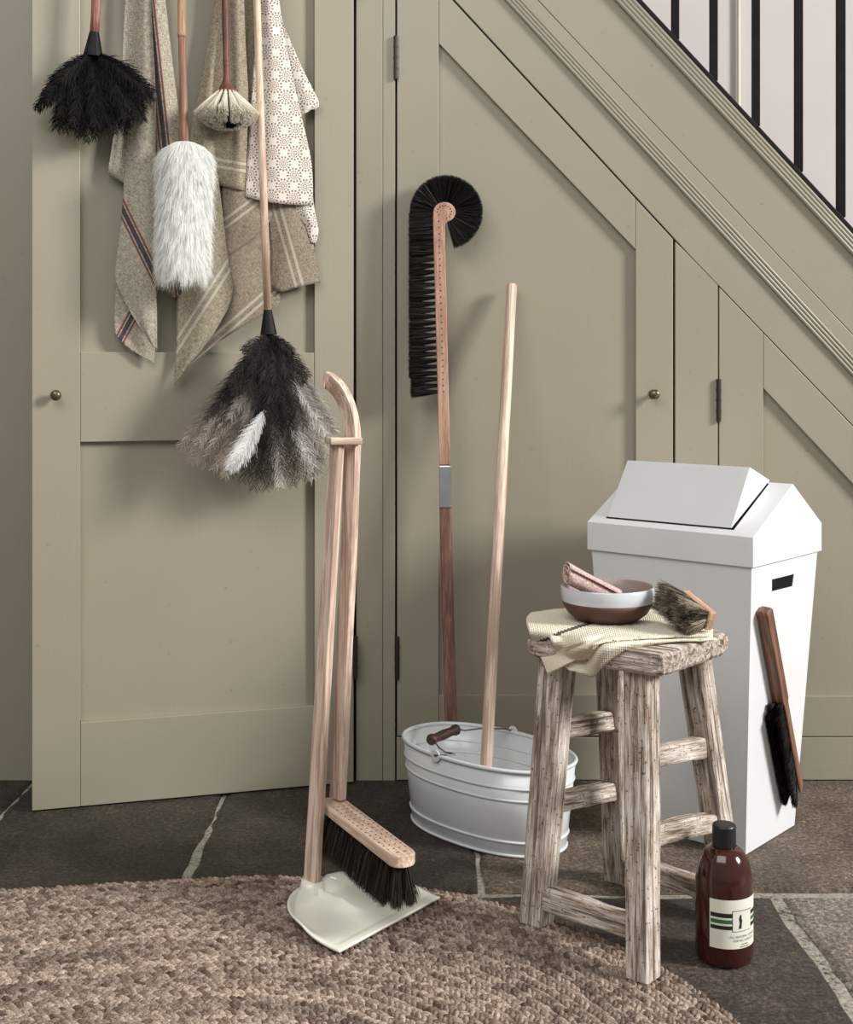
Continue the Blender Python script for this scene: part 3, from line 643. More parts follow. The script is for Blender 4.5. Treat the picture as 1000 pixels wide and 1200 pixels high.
# ------------------------------------------------------------ oval bucket and pole
BC = V((.124, -.314, 0)); BT = -.7705; BA, BB, BH = .2038, .1172, .1719
ENA = plain('white_enamel', srgb(216, 219, 219), .28, c2=srgb(206, 210, 211), scale=8, coat=.4)
bk = tag(empty('oval_bucket', BC), 'white enamelled oval metal bucket with a pole standing in it', 'bucket')
bu, bv = V((math.cos(BT), math.sin(BT), 0)), V((-math.sin(BT), math.cos(BT), 0))
def oval(t, z, dr=0.0):
    k = z/BH; a = BA*lerp(.903, 1, k)+dr; b = BB*lerp(.866, 1, k)+dr; p = 2.25
    c, s = math.cos(t), math.sin(t)
    return BC+bu*(a*math.copysign(abs(c)**(2/p), c))+bv*(b*math.copysign(abs(s)**(2/p), s))+UPV*z
NS = 96
def oring(z, dr=0.0): return [oval(2*math.pi*k/NS, z, dr) for k in range(NS)]
G().loft([oring(.001, -.003), oring(.004), oring(BH*.5), oring(BH-.001), oring(BH-.001, -.0016), oring(BH*.5, -.0016), oring(.006, -.0016)], caps=True).mk('body', ENA, bk, smooth=False)
b_ = bk.children[-1]; b_.data.polygons.foreach_set('use_smooth', [len(p.vertices) == 4 for p in b_.data.polygons])
def oring_tube(name, z, dr, r, parent=bk):
    P = oring(z, dr); rings = []
    for k in range(NS):
        t = (P[(k+1) % NS]-P[k-1]).normalized(); n = t.cross(UPV)
        rings.append([P[k]+(n*math.cos(q*math.pi/4)+UPV*math.sin(q*math.pi/4))*r for q in range(8)])
    rings.append(rings[0]); G().loft(rings, caps=False).mk(name, ENA, parent, smooth=True)
oring_tube('rim', BH, 0, .0042)
for z in (.137, .113, .030): oring_tube('rib', z, .0, .0028)
oring_tube('foot_ring', .0035, 0, .003)
WIRE = plain('galvanised_wire', srgb(120, 118, 114), .4, .8)
lf, lb = oval(-math.pi/2-.12, BH-.004, .004), oval(math.pi/2+.12, BH-.004, .004)
for p, s in ((lf, -1), (lb, 1)):
    t = bu; n = bv*s
    lug = G().lathe(p-n*.002+UPV*.004, [(.0001, 0), (.012, 0), (.012, .003), (.0001, .003)], 20, n).mk('handle_lug', ENA, bk, bevel=.0008)
# bail handle folded towards the left end
gl0 = RP(500, 868, BC+UPV*.19-bu*.115, V((0, -1, 0))); 
ga = W(503, 870, -.34); gb2 = W(537, 855.5, -.245)
ga = F(504, 867.5, .187); gb2 = F(536, 854.5, .187)
G().tube([lf+UPV*.006-bv*.004, F(534, 884, .18), F(522, 881.5, .181), F(514.5, 876, .186), F(511, 871, .189), ga.lerp(gb2, .2)], .0017, 8).mk('bail_wire', WIRE, bk, smooth=True)
G().tube([ga.lerp(gb2, .8), gb2, F(545, 856, .187), F(565, 853.5, .185), F(590, 854, .182), lb+UPV*.006], .0017, 8).mk('bail_wire', WIRE, bk, smooth=True)
gax = (gb2-ga); gl = gax.length
G().lathe(ga, [(.0001, 0), (.009, .0), (.0115, .004), (.0115, .010), (.0088, .018), (.0105, gl*.5), (.0088, gl-.018), (.0115, gl-.010), (.0115, gl-.004), (.009, gl), (.0001, gl)], 20, gax).mk('grip', wood('dark_walnut', srgb(64, 40, 32), srgb(42, 25, 20), gax, 80), bk, smooth=True)
PT, PB = W(600, 333, -.016), V((.1150, -.325, .0045))
pax = (PT-PB).normalized()
pole = G(); pl = (PT-PB).length
pole.lathe(PB, [(.0001, 0), (.0122, .0), (.0128, .01), (.0126, pl*.5), (.0118, pl-.004), (.0095, pl-.0005), (.0001, pl)], 20, pax)
po = pole.mk('broom_pole', wood('pale_pine_pole', srgb(220, 199, 182), srgb(184, 156, 138), pax, 70, 26), None, smooth=True, loc=PB)
tag(po, 'plain pale wooden pole standing in the oval bucket', 'pole')

# ------------------------------------------------------------ rug
RW_ = .0215; RR = .7805
rug_dir = V((math.cos(.148), math.sin(.148), 0)); rug_n = V((-rug_dir.y, rug_dir.x, 0))
RCc = V((-.288, -1.350, 0))     # centre of the right end
def rug_path(k, s):
    """arc length s along braid k measured from the far left end of the back straight"""
    r = RR-RW_*(k+.5); Ls = 1.35
    c = RCc
    if s < Ls: return c+rug_dir*(s-Ls)+rug_n*r, rug_dir, rug_n
    s2 = (s-Ls)/max(r, .005)
    if s2 < math.pi:
        n = rug_n*math.cos(s2)+rug_dir*math.sin(s2); return c+n*r, rug_dir*math.cos(s2)-rug_n*math.sin(s2), n
    return c-rug_n*r-rug_dir*(s-Ls-math.pi*r), -rug_dir, -rug_n
ctr = []; ta = []; na = []; tint = []; sgn = []
PIT = .0108
for k in range(34):
    r = RR-RW_*(k+.5); tot = 1.35*2+math.pi*r; n = int(tot/PIT); rowt = random.uniform(.82, 1.08); ph = random.random()*6
    for i in range(n):
        p, t, nn = rug_path(k, i*PIT)
        for sg in (-1, 1):
            if i % 1 == 0:
                q = p+nn*(sg*RW_*.25)+t*(PIT*.5 if sg > 0 else 0)
                ctr.append(q); ta.append(t); na.append(nn); sgn.append(sg); tint.append(rowt*(1+.13*math.sin(i*.05+ph)))
ctr = np.array([tuple(x) for x in ctr]); ta = np.array([tuple(x) for x in ta]); na = np.array([tuple(x) for x in na]); sgn = np.array(sgn); tint = np.array(tint)
M = len(ctr); ang = np.radians(33+rng.normal(0, 7, M))*sgn
lx = ta*np.cos(ang)[:, None]-na*np.sin(ang)[:, None]; ly = ta*np.sin(ang)[:, None]+na*np.cos(ang)[:, None]
nu, nv = 6, 5
us = np.linspace(-1, 1, nu); vs = np.linspace(-1, 1, nv)
HL = .0105*rng.uniform(.85, 1.15, M); HW = .0053*rng.uniform(.8, 1.2, M); HH = .0078*rng.uniform(.65, 1.2, M)
uu, vv = np.meshgrid(us, vs, indexing='ij'); uu = uu.ravel(); vv = vv.ravel()
wid = np.sqrt(np.maximum(0, 1-uu**2*.92)); hz = np.sqrt(np.maximum(0, 1-(vv)**2))*np.sqrt(np.maximum(0, 1-uu**2*.95))
pv = ctr[:, None, :]+lx[:, None, :]*(HL[:, None]*uu)[:, :, None]+ly[:, None, :]*(HW[:, None]*vv*wid)[:, :, None]
tilt = rng.normal(0, .0008, M)[:, None]*uu+.0016*(uu[None]*-1.0)*1.0
pv[:, :, 2] = .003+HH[:, None]*hz+tilt
idx = np.arange(nu*nv).reshape(nu, nv); q = np.stack([idx[:-1, :-1], idx[1:, :-1], idx[1:, 1:], idx[:-1, 1:]], -1).reshape(-1, 4)
fa = (q[None]+(np.arange(M)*nu*nv)[:, None, None]).reshape(-1, 4)
ca, cb_ = np.array(srgb(178, 160, 146)), np.array(srgb(104, 86, 76))
mx_ = np.clip(rng.beta(1.1, .9, M), 0, 1)[:, None]
jc = (ca*mx_+cb_*(1-mx_))*tint[:, None]
jcv = np.repeat(jc[:, None], nu*nv, 1).reshape(-1, 3)
def jute():
    m, nt, b = new('braided_jute'); a = nd(nt, 'ShaderNodeAttribute', attribute_name='Col').outputs['Color']
    p = nd(nt, 'ShaderNodeTexCoord').outputs['Object']; n = noise(nt, p, 330, 4, .75)
    nt.links.new(mix(nt, 1.0, a, ramp(nt, n, [(.36, (.42, .40, .37)), (.52, (1, 1, 1)), (.66, (1.5, 1.5, 1.5))]), 'MULTIPLY'), b.inputs['Base Color'])
    b.inputs['Roughness'].default_value = .9; b.inputs['Specular IOR Level'].default_value = .15; bump(nt, b, n, .8, .002); return m
rug = empty('braided_rug', (RCc.x, RCc.y, 0)); tag(rug, 'large oval braided jute rug in the foreground', 'rug')
JM = jute()
ol = [rug_path(0, s)[0] for s in np.linspace(0, 2.7+math.pi*(RR-RW_*.5), 90)]
G().prism([V((p.x, p.y, .0005)) for p in ol], (0, 0, .0035)).mk('backing', plain('jute_backing', srgb(92, 74, 60), .95), rug)
bro = mk('braid', pv.reshape(-1, 3), fa, JM, rug, smooth=True, cols=np.clip(jcv, 0, 1)); tag(bro, kind='stuff')

# ------------------------------------------------------------ long-handled dustpan
ZR = .0105
CREAM = plain('cream_enamel', srgb(242, 240, 226), .32, c2=srgb(236, 234, 219), scale=6, coat=.3)
lipL, lipR = F(398, 1119, ZR+.002), F(516, 1055, ZR+.002)
lm = (lipL+lipR)/2; la = (lipR-lipL).normalized(); back = V((-la.y, la.x, 0)); back = back if back.y > 0 else -back
if back.x > 0: pass
hl = (lipR-lipL).length/2
hb = F(366, 1030, ZR+.03)      # handle foot
depth = (hb-lm).dot(back); hshift = (hb-lm).dot(la)
dp = tag(empty('dustpan', (lm.x, lm.y, ZR)), 'cream long-handled dustpan standing on the rug', 'dustpan')
NU, NV = 57, 45
def pan(a, b):
    # a -1..1 across, b 0..1 lip to back
    w = hl*(math.sqrt(max(0, 1-max(0, (b-.30)/.72)**2.2)) if b > .30 else 1)
    sk = hshift*b**1.3
    rim = max(0, (abs(a)-.80)/.20); rimb = max(0, (b-.84)/.16); liprim = max(0, 1-b/.06)
    edge = min(1, max(rim*min(1, b*2.2), rimb))
    z = .0015+.010*b*0+.020*edge**1.6*min(1, b*1.6+.15)
    z += .013*math.exp(-(a/.055)**2)*max(0, min(1, (b-.38)/.25))*max(0, min(1, (1.0-b)/.12))
    z -= .0025*max(0, min(1, (b-.085)/.03))*max(0, min(1, (.90-abs(a))/.04))
    return lm+la*(a*w+sk)+back*(b*depth)+UPV*(z+.003)
v = [pan(-1+2*i/(NU-1), j/(NV-1)*.995) for j in range(NV) for i in range(NU)]
f = [[j*NU+i, j*NU+i+1, (j+1)*NU+i+1, (j+1)*NU+i] for j in range(NV-1) for i in range(NU-1)]
po_ = mk('pan', v, f, CREAM, dp, smooth=True, solid=.0035)
ht = V((0, 0, 0)); ht = CAM+ray(395, 520)*((hb.y-CAMY)+.03)
fa_ = V((-.70, -.71, 0)); fb_ = V((.71, -.70, 0))
BIR = lambda ax, n: wood('birch_'+n, srgb(220, 198, 182), srgb(182, 154, 137), ax, 60, 22)
hax = (ht-hb).normalized()
up1 = fb_; 
sweep_rect([hb-hax*.006, hb.lerp(ht, .5), ht], [fb_]*3, [fa_]*3, [.0155, .0145, .0135], [.0085, .008, .0075]).mk('handle', BIR(hax, 'dustpan'), dp, bevel=.003)
so = G().lathe(hb-hax*.012+V((0, 0, -.012)), [(.0001, 0), (.026, 0), (.021, .012), (.0195, .022), (.0001, .022)], 20, hax).mk('socket', CREAM, dp, smooth=True)
# broom geometry first, bracket joins both
Dz = (ht.y-CAMY)+.012
bpx = [(401, 935), (405, 850), (409, 750), (414, 650), (417, 560), (418.5, 520), (417.5, 500), (414, 482), (408, 466), (400, 454), (390, 446), (384, 445)]
bpath = [CAM+ray(x-5+ (0), y)*Dz for x, y in bpx]
brk0, brk1 = CAM+ray(384, 516.5)*((ht.y-CAMY)), CAM+ray(421, 516)*(Dz+.004)
bx = (brk1-brk0).normalized(); by = V((-bx.y, bx.x, 0))
BRK = BIR(bx, 'bracket')
g = G(); cM_ = (brk0+brk1)/2; hl_ = (brk1-brk0).length/2
g.box(cM_+by*.021, bx*hl_, by*.009, UPV*.0065); g.box(cM_-by*.021, bx*hl_, by*.006, UPV*.0065); g.box(cM_-bx*(hl_-.012), bx*.012, by*.025, UPV*.0063)
g.mk('bracket', BRK, dp, bevel=.002)

# ------------------------------------------------------------ broom hanging on the dustpan handle
bm_ = tag(empty('broom', (bpath[0].x, bpath[0].y, bpath[0].z-.09)), 'wooden broom with hooked handle and dark bristles hanging over the dustpan', 'broom')
bpv = cat([tuple(p) for p in bpath], 40); bpv = [V(p) for p in bpv]
ua = []; wa = []
for i in range(40):
    t = (bpv[min(i+1, 39)]-bpv[max(i-1, 0)]).normalized()
    w = (fa_-t*fa_.dot(t)).normalized(); u = t.cross(w).normalized(); ua.append(u); wa.append(w)
sweep_rect(bpv, ua, wa, [lerp(.0150, .0150, i/39) if i < 38 else .0150*(1-.18*(i-37)) for i in range(40)], .0072).mk('handle', BIR((0, .05, 1), 'broom'), bm_, bevel=.003)
zb_ = .165
h0, h1 = F(386, 934, zb_), F(477, 1003, zb_)
hx = (h1-h0).normalized(); hy = V((-hx.y, hx.x, 0)); hl2 = (h1-h0).length
BLK_ = wood('birch_block', srgb(224, 202, 183), srgb(196, 168, 146), hx, 50, 18)
def stad(L0, w, z, n=10, c=None):
    c = c or h0; r = w
    P = []
    for k in range(n+1):
        a = math.pi/2+math.pi*k/n; P.append(c+hx*(r*.9+r*.9*math.cos(a))+hy*(r*math.sin(a))+UPV*z)
    for k in range(n+1):
        a = -math.pi/2+math.pi*k/n; P.append(c+hx*(L0-r*.9+r*.9*math.cos(a))+hy*(r*math.sin(a))+UPV*z)
    return P
HWd = .0235
block = G().loft([stad(hl2, HWd-.002, -.019), stad(hl2, HWd, -.016), stad(hl2, HWd, -.004), stad(hl2, HWd-.0025, 0)]).mk('block', BLK_, bm_, bevel=.001)
L = []; gh = G(); dkb = srgb(46, 36, 30)
nL = 17
for r in range(4):
    for k in range(nL):
        s = lerp(.02, hl2-.02, k/(nL-1)); o = lerp(-.0155, .0155, r/3)
        if (k in (0, nL-1)) and r in (0, 3): o *= .55
        p = h0+hx*s+hy*o
        if k > 1: gh.add(hole(p, V((0, 0, 1)), .0017), [list(range(6))])
        d = V((0, 0, -1))+hy*(o*13)+hx*((s/hl2-.5)*.28)
        L.append(tuft(p-UPV*.018, d, .068, .0032, .0095, 190, dkb, jit=.10))
gh.mk('bristle_holes', HOL, block)
v, f, cc = merge(L); br = mk('bristles', v, f, vcol('dark_horsehair', .5, .3), bm_, smooth=True, cols=cc); tag(br, kind='stuff')

# ------------------------------------------------------------ weathered stool
def weathered(name, ax):
    m, nt, b = new(name); b.inputs['Roughness'].default_value = .8; b.inputs['Specular IOR Level'].default_value = .2
    p = coords(nt, ax, 11); q = coords(nt)
    p2 = coords(nt, ax, 26)
    a = noise(nt, p, 120, 6, .7); s = noise(nt, p2, 520, 3, .65); l = noise(nt, q, 16, 4)
    ck = noise(nt, p2, 95, 2, .5); ck2 = noise(nt, p, 210, 4, .7)
    t = mth(nt, 'ADD', mth(nt, 'MULTIPLY', a, .5), mth(nt, 'ADD', mth(nt, 'MULTIPLY', s, .32), mth(nt, 'MULTIPLY', l, .18)))
    col = ramp(nt, t, [(.37, srgb(84, 69, 58)), (.45, srgb(146, 129, 114)), (.52, srgb(192, 180, 168)), (.61, srgb(238, 232, 225))])
    crack = ramp(nt, ck, [(.60, (0, 0, 0)), (.66, (1, 1, 1))])
    pit = ramp(nt, noise(nt, q, 150, 3), [(.64, (0, 0, 0)), (.68, (1, 1, 1))])
    dk = mth(nt, 'MAXIMUM', crack, pit)
    nt.links.new(mix(nt, mth(nt, 'MULTIPLY', dk, .6), col, srgb(58, 46, 38)), b.inputs['Base Color'])
    h = mth(nt, 'SUBTRACT', mth(nt, 'ADD', mth(nt, 'MULTIPLY', t, 1.3), mth(nt, 'MULTIPLY', ck2, .5)), mth(nt, 'MULTIPLY', dk, .8)); bump(nt, b, h, .9, .004); return m
stl = tag(empty('wooden_stool', (.35, -.76, 0)), 'rustic weathered wooden stool with a thick seat and splayed legs', 'stool')
zf = .010
cA, cB_, cC, cR = F(629, 1080, zf), F(754, 1145, zf), F(726, 1031, 0), F(857, 1078, 0)
zs = .470
tA, tB, tC, tR = F(647, 775, zs), F(750, 782, zs), F(717, 756, zs), F(818, 765, zs)
tA, tB, tC, tR = V((.222, -.785, zs)), V((.345, -.885, zs)), V((.332, -.655, zs)), V((.452, -.768, zs))
sn, sr_, sl_, sb_ = V((.3665, -.948, 0)), V((.522, -.765, 0)), V((.158, -.795, 0)), V((.315, -.600, 0))
e_u = (sn-sl_).normalized(); e_v = (sr_-sn).normalized()
def leg(c, t, hw=.0225):
    ax = (t-c).normalized(); rings = []; m = weathered('weathered_leg', ax)
    us = [e_u*1, e_v*1]; n = 9; w0 = hw*random.uniform(.95, 1.05)
    for i in range(n):
        s = i/(n-1); p = c.lerp(t, s); w = w0*lerp(.93, 1.03, s)*random.uniform(.97, 1.03); w2 = w0*lerp(.93, 1.03, s)*random.uniform(.97, 1.03)
        ring = []
        for a, b in ((1, .84), (.84, 1), (-.84, 1), (-1, .84), (-1, -.84), (-.84, -1), (.84, -1), (1, -.84)):
            ring.append(p+e_u*(a*w)+e_v*(b*w2))
        rings.append(ring)
    return G().loft(rings).mk('leg', m, stl, bevel=.0015)
for c, t in ((cA, tA), (cB_, tB), (cC, tC), (cR, tR)): leg(c, t)
def onleg(c, t, z): return c.lerp(t, (z-c.z)/(t.z-c.z))
def rung(c1, t1, c2, t2, z1, z2, h=.018, w=.013, sag=0):
    a, b = onleg(c1, t1, z1), onleg(c2, t2, z2); ax = (b-a).normalized(); sd = V((-ax.y, ax.x, 0)).normalized(); up = ax.cross(sd); up = up if up.z > 0 else -up
    path = []; n = 7; rings = []
    for i in range(n):
        s = i/(n-1); p = a.lerp(b, s)+UPV*(sag*math.sin(math.pi*s)); hh = h*random.uniform(.9, 1.08); ww = w*random.uniform(.92, 1.06)
        rings.append([p+up*(hh*x)+sd*(ww*y) for x, y in ((1, .8), (.8, 1), (-.8, 1), (-1, .8), (-1, -.8), (-.8, -1), (.8, -1), (1, -.8))])
    G().loft(rings).mk('stretcher', weathered('weathered_rung', ax), stl, bevel=.0015)
def zof(px, py, c, t):  # height on a leg seen at row py
    lo, hi = 0, .47
    for _ in range(40):
        m = (lo+hi)/2; p = onleg(c, t, m); y = CYP+FPX*(HC-p.z)/(p.y-CAMY)
        lo, hi = (m, hi) if y > py else (lo, m)
    return lo
rung(cA, tA, cC, tC, zof(0, 855, cA, tA), zof(0, 843, cC, tC), .0165); rung(cA, tA, cC, tC, zof(0, 942, cA, tA), zof(0, 925, cC, tC), .0165)
rung(cB_, tB, cR, tR, zof(0, 889, cB_, tB), zof(0, 874, cR, tR), .0165); rung(cB_, tB, cR, tR, zof(0, 983, cB_, tB), zof(0, 963, cR, tR), .0165, sag=.004)
rung(cA, tA, cB_, tB, zof(0, 1049, cA, tA), zof(0, 1089, cB_, tB), .0185, .014); rung(cC, tC, cR, tR, zof(0, 1008, cC, tC), zof(0, 1050, cR, tR), .0165)
zt0, zt1 = .466, .5025
def seat_ring(z, ins):
    P = [sl_, sn, sr_, sb_]; c = (sl_+sn+sr_+sb_)/4; out = []
    for i in range(4):
        p = P[i]; a = (P[i-1]-p).normalized(); b = (P[(i+1) % 4]-p).normalized(); r = (.022 if i in (1,) else .04)
        p = p+(a+b)*ins
        for k in range(6):
            t = k/5; out.append((p+a*r)*(1-t)**2+p*(2*t*(1-t))+(p+b*r)*t*t)
    for i, p in enumerate(out):
        j = .0018*math.sin(i*2.3+z*40); out[i] = V((p.x+j, p.y-j, z))
    return out
G().loft([seat_ring(zt0, .004), seat_ring(zt0+.005, 0), seat_ring(zt0+.02, -.001), seat_ring(zt1-.006, .0005), seat_ring(zt1-.0015, .003), seat_ring(zt1, .008)]).mk('seat', weathered('weathered_seat', e_u*-1+e_v*0), stl, smooth=False, bevel=.001)

# ------------------------------------------------------------ things on the stool
SN = V((e_v.x, e_v.y, 0)); SFN = V((-e_v.x, -e_v.y, 0))       # outward from the front-left edge
def waffle():
    m, nt, b = new('cream_waffle'); b.inputs['Roughness'].default_value = .95; b.inputs['Specular IOR Level'].default_value = .1
    uv = nd(nt, 'ShaderNodeUVMap').outputs[0]; sp = nd(nt, 'ShaderNodeSeparateXYZ', {0: uv}); u, v = sp.outputs[0], sp.outputs[1]
    wv = mth(nt, 'ADD', mth(nt, 'SINE', mth(nt, 'MULTIPLY', u, 2.6)), mth(nt, 'SINE', mth(nt, 'MULTIPLY', v, 2.6)))
    n = noise(nt, uv, .7, 3)
    col = ramp(nt, mth(nt, 'ADD', mth(nt, 'MULTIPLY', wv, .05), n), [(.2, srgb(204, 196, 175)), (.6, srgb(228, 221, 202))])
    bn = mth(nt, 'LESS_THAN', mth(nt, 'ABSOLUTE', mth(nt, 'SUBTRACT', u, mth(nt, 'MULTIPLY', mth(nt, 'SINE', mth(nt, 'MULTIPLY', v, 1.5)), .5))), 1.6)
    nt.links.new(mix(nt, mth(nt, 'MULTIPLY', bn, .9), col, srgb(44, 42, 44)), b.inputs['Base Color']); bump(nt, b, wv, .3, .001); return m
def ST(px, py, o):
    """o<1: height above the seat top; o>=1: hanging on the front-left face, (o-1) outwards"""
    if o < .5: return F(px, py, zt1+o)
    return RP(px, py, sn+SFN*(o-1), SFN)
strp = stripe((628, 752), (672, 738))
def cloth3(ctl, nr, nc, uvf):
    A = np.array([[tuple(ST(*c)) for c in r] for r in ctl]); U = np.array([[uvf(c[0], c[1]) for c in r] for r in ctl])
    B = np.stack([cat(A[i], nc) for i in range(len(ctl))], 0); B = np.stack([cat(B[:, j], nr) for j in range(nc)], 1)
    T = np.stack([cat(U[i], nc) for i in range(len(ctl))], 0); T = np.stack([cat(T[:, j], nr) for j in range(nc)], 1)
    B = B+np.array([0, 0, 1])*rng.normal(0, .0003, B.shape[:2])[:, :, None]
    f = [[i*nc+j, i*nc+j+1, (i+1)*nc+j+1, (i+1)*nc+j] for i in range(nr-1) for j in range(nc-1)]
    return B.reshape(-1, 3), f, T.reshape(-1, 2)
upper = [
    [(622, 719, .012), (660, 714, .012), (710, 712, .012), (770, 717, .012), (836, 739, .010)],
    [(617, 727, .012), (655, 727, .012), (700, 728, .012), (755, 732, .012), (834, 743, .010)],
    [(620, 739, .011), (652, 741, .012), (690, 740, .013), (740, 741, .013), (828, 745, .010)],
    [(626, 753, 1.008), (650, 757, 1.008), (682, 751, .011), (720, 745, .013), (800, 746, .011)],
    [(635, 771, 1.012), (654, 771, 1.014), (680, 763, 1.012), (706, 750, .012), (772, 747, .011)],
    [(643, 790, 1.014), (656, 783, 1.018), (679, 771, 1.014), (697, 755, .010), (745, 747, .011)]]
lower = [
    [(640, 730, .005), (700, 725, .005), (760, 730, .005), (836, 744, .005)],
    [(645, 748, .005), (695, 745, .005), (750, 746, .005), (835, 748, .005)],
    [(655, 765, 1.006), (690, 757, .005), (725, 752, .005), (832, 750, .004)],
    [(660, 778, 1.007), (690, 772, 1.007), (712, 760, .004), (780, 752, .004)],
    [(667, 785, 1.008), (684, 790, 1.009), (702, 776, 1.006), (722, 756, .004)]]
lower[-1] = [(667, 785, 1.008), (682, 789, 1.009), (696, 792, 1.008), (703, 774, 1.007)]
v1, f1, t1 = cloth3(upper, 40, 60, strp); v2, f2, t2 = cloth3(lower, 34, 46, lambda x, y: (x+500, y))
v = np.concatenate([v1, v2]); f = f1+[[i+len(v1) for i in q] for q in f2]
ct = mk('folded_cloth', v, f, waffle(), None, smooth=True, uvs=np.concatenate([t1, t2]), solid=.0045); tag(ct, 'folded cream waffle cloth with a dark stripe draped over the stool seat', 'cloth')
# bowl
bz = zt1+.0155; bc = V((.3105, -.742, bz))
bowl = tag(empty('bowl', bc), 'brown stoneware bowl with a white glazed band on the folded cloth', 'bowl')
TER = plain('brown_stoneware', srgb(84, 54, 46), .6, c2=srgb(74, 46, 38), scale=30, bumpk=.1)
GLZ = plain('white_glaze', srgb(205, 208, 212), .18, c2=srgb(190, 194, 200), scale=10, coat=.6)
ING = plain('grey_pink_glaze', srgb(160, 142, 138), .3, c2=srgb(146, 128, 124), scale=10)
G().lathe(bc, [(.0001, 0), (.050, 0), (.055, .002), (.068, .012), (.0755, .024), (.0785, .033)], 48).mk('lower_body', TER, bowl, smooth=True)
G().loft([[bc+V((math.cos(2*math.pi*k/48)*r, math.sin(2*math.pi*k/48)*r, z)) for k in range(48)] for r, z in [(.0783, .0325), (.0792, .034), (.0797, .045), (.0797, .0555), (.0785, .0572)]], caps=False).mk('glazed_band', GLZ, bowl, smooth=True)
G().loft([[bc+V((math.cos(2*math.pi*k/48)*r, math.sin(2*math.pi*k/48)*r, z)) for k in range(48)] for r, z in [(.0786, .0571), (.077, .0574), (.0755, .0555), (.074, .035), (.066, .016), (.05, .007), (.0005, .006)]], caps=False).mk('interior', ING, bowl, smooth=True)
# rolled pink cloth
def pinkcloth():
    m, nt, b = new('pink_woven_cloth'); b.inputs['Roughness'].default_value = .95
    p = nd(nt, 'ShaderNodeTexCoord').outputs['Object']; n = noise(nt, p, 330, 3, .6); 
    w = nd(nt, 'ShaderNodeTexWave', {'Vector': p, 'Scale': 210, 'Distortion': 3, 'Detail': 2}).outputs['Fac']
    t = mth(nt, 'ADD', mth(nt, 'MULTIPLY', n, .7), mth(nt, 'MULTIPLY', w, .3))
    nt.links.new(ramp(nt, t, [(.40, srgb(150, 86, 82)), (.48, srgb(196, 160, 152)), (.57, srgb(232, 220, 213))]), b.inputs['Base Color']); bump(nt, b, t, .6, .002); return m
r0 = CAM+ray(664, 672)*2.205; r1 = CAM+ray(722, 703)*2.215
ax = (r1-r0).normalized(); s1 = V((-ax.y, ax.x, 0)).normalized(); s2 = ax.cross(s1)
v = []; f = []; na_, nt_ = 14, 64; Lr = (r1-r0).length
for i in range(na_):
    for k in range(nt_):
        s = k/(nt_-1); th = 2*math.pi*2.3*s+.6; rr = lerp(.006, .0205, s)*(1+.06*math.sin(th*2+i*.3))
        base = -.006*math.sin(2*math.pi*s*2.3+1)*(1-i/na_)*1.2
        v.append(r0+ax*(Lr*i/(na_-1)+base)+s1*(math.cos(th)*rr)+s2*(math.sin(th)*rr*.92))
for i in range(na_-1):
    for k in range(nt_-1): f.append([i*nt_+k, i*nt_+k+1, (i+1)*nt_+k+1, (i+1)*nt_+k])
rc = mk('rolled_cloth', v, f, pinkcloth(), None, smooth=True, solid=.0018); tag(rc, 'rolled pink and white woven cloth resting in the stoneware bowl', 'cloth')
# scrubbing brush
sbz = zt1+.014
bd_ = V((-.86, -.42, .10)).normalized(); lx_ = V((-.25, .85, .26)); lx_ = (lx_-bd_*lx_.dot(bd_)).normalized(); wx_ = lx_.cross(bd_).normalized()
wx_ = wx_ if wx_.z > 0 else -wx_
sc_ = F(831, 738, .520)+wx_*.015+lx_*.041
sbr = tag(empty('scrubbing_brush', (sc_.x-.04, sc_.y, sbz)), 'small wooden scrubbing brush with grey bristles on the folded cloth', 'brush')
SBW = wood('pale_beech_block', srgb(206, 172, 144), srgb(176, 139, 112), lx_, 70)
bcn = sc_
G().box(bcn, lx_*.041, wx_*.0165, bd_*.0075).mk('block', SBW, sbr, bevel=.003)
L = []
for i in range(10):
    for j in range(5):
        a = lerp(-.035, .035, i/9); b = lerp(-.012, .012, j/4)
        p = bcn+lx_*a+wx_*b+bd_*.0073; d = bd_+lx_*(a*9)+wx_*(b*14)
        cc = random.choice([srgb(124, 112, 98), srgb(158, 146, 128), srgb(92, 80, 70), srgb(62, 54, 47)])
        L.append(tuft(p, d, .046*random.uniform(.92, 1.05), .0032, .0095, 120, cc, jit=.2))
v, f, cc = merge(L); v[:, 2] = np.maximum(v[:, 2], sbz+.0015); br = mk('bristles', v, f, vcol('grey_fibre', .7, .2), sbr, smooth=True, cols=np.clip(cc*1.0, 0, 1)); tag(br, kind='stuff')

# ------------------------------------------------------------ swing-top bin
bx0, by0, bth, wb_, db_, wt_, dt_, zl, zlt, zr = .5788, -.2697, -.72, .2988, .2135, .3755, .303, .5688, .6256, .7155
bnu, bnv = V((math.cos(bth), math.sin(bth), 0)), V((-math.sin(bth), math.cos(bth), 0)); bnc = V((bx0, by0, 0))
def bq(a, b, z): return bnc+bnu*a+bnv*b+UPV*z
BINM = plain('white_powder_coat', srgb(226, 227, 228), .38, c2=srgb(219, 220, 221), scale=5, coat=.15, bumpk=.03, bscale=30)
bin_ = tag(empty('swing_bin', bnc), 'tall white metal swing-top bin with a gabled lid', 'bin')
iw, idp = wt_/2-.005, dt_/2-.005
B0 = [bq(-wb_/2, -db_/2, .002), bq(wb_/2, -db_/2, .002), bq(wb_/2, db_/2, .002), bq(-wb_/2, db_/2, .002)]
B1 = [bq(-iw, -idp, zl+.02), bq(iw, -idp, zl+.02), bq(iw, idp, zl+.02), bq(-iw, idp, zl+.02)]
SN_ = (B0[2]-B0[1]).cross(B1[1]-B0[1]).normalized(); SN_ = SN_ if SN_.x > 0 else -SN_     # right side normal
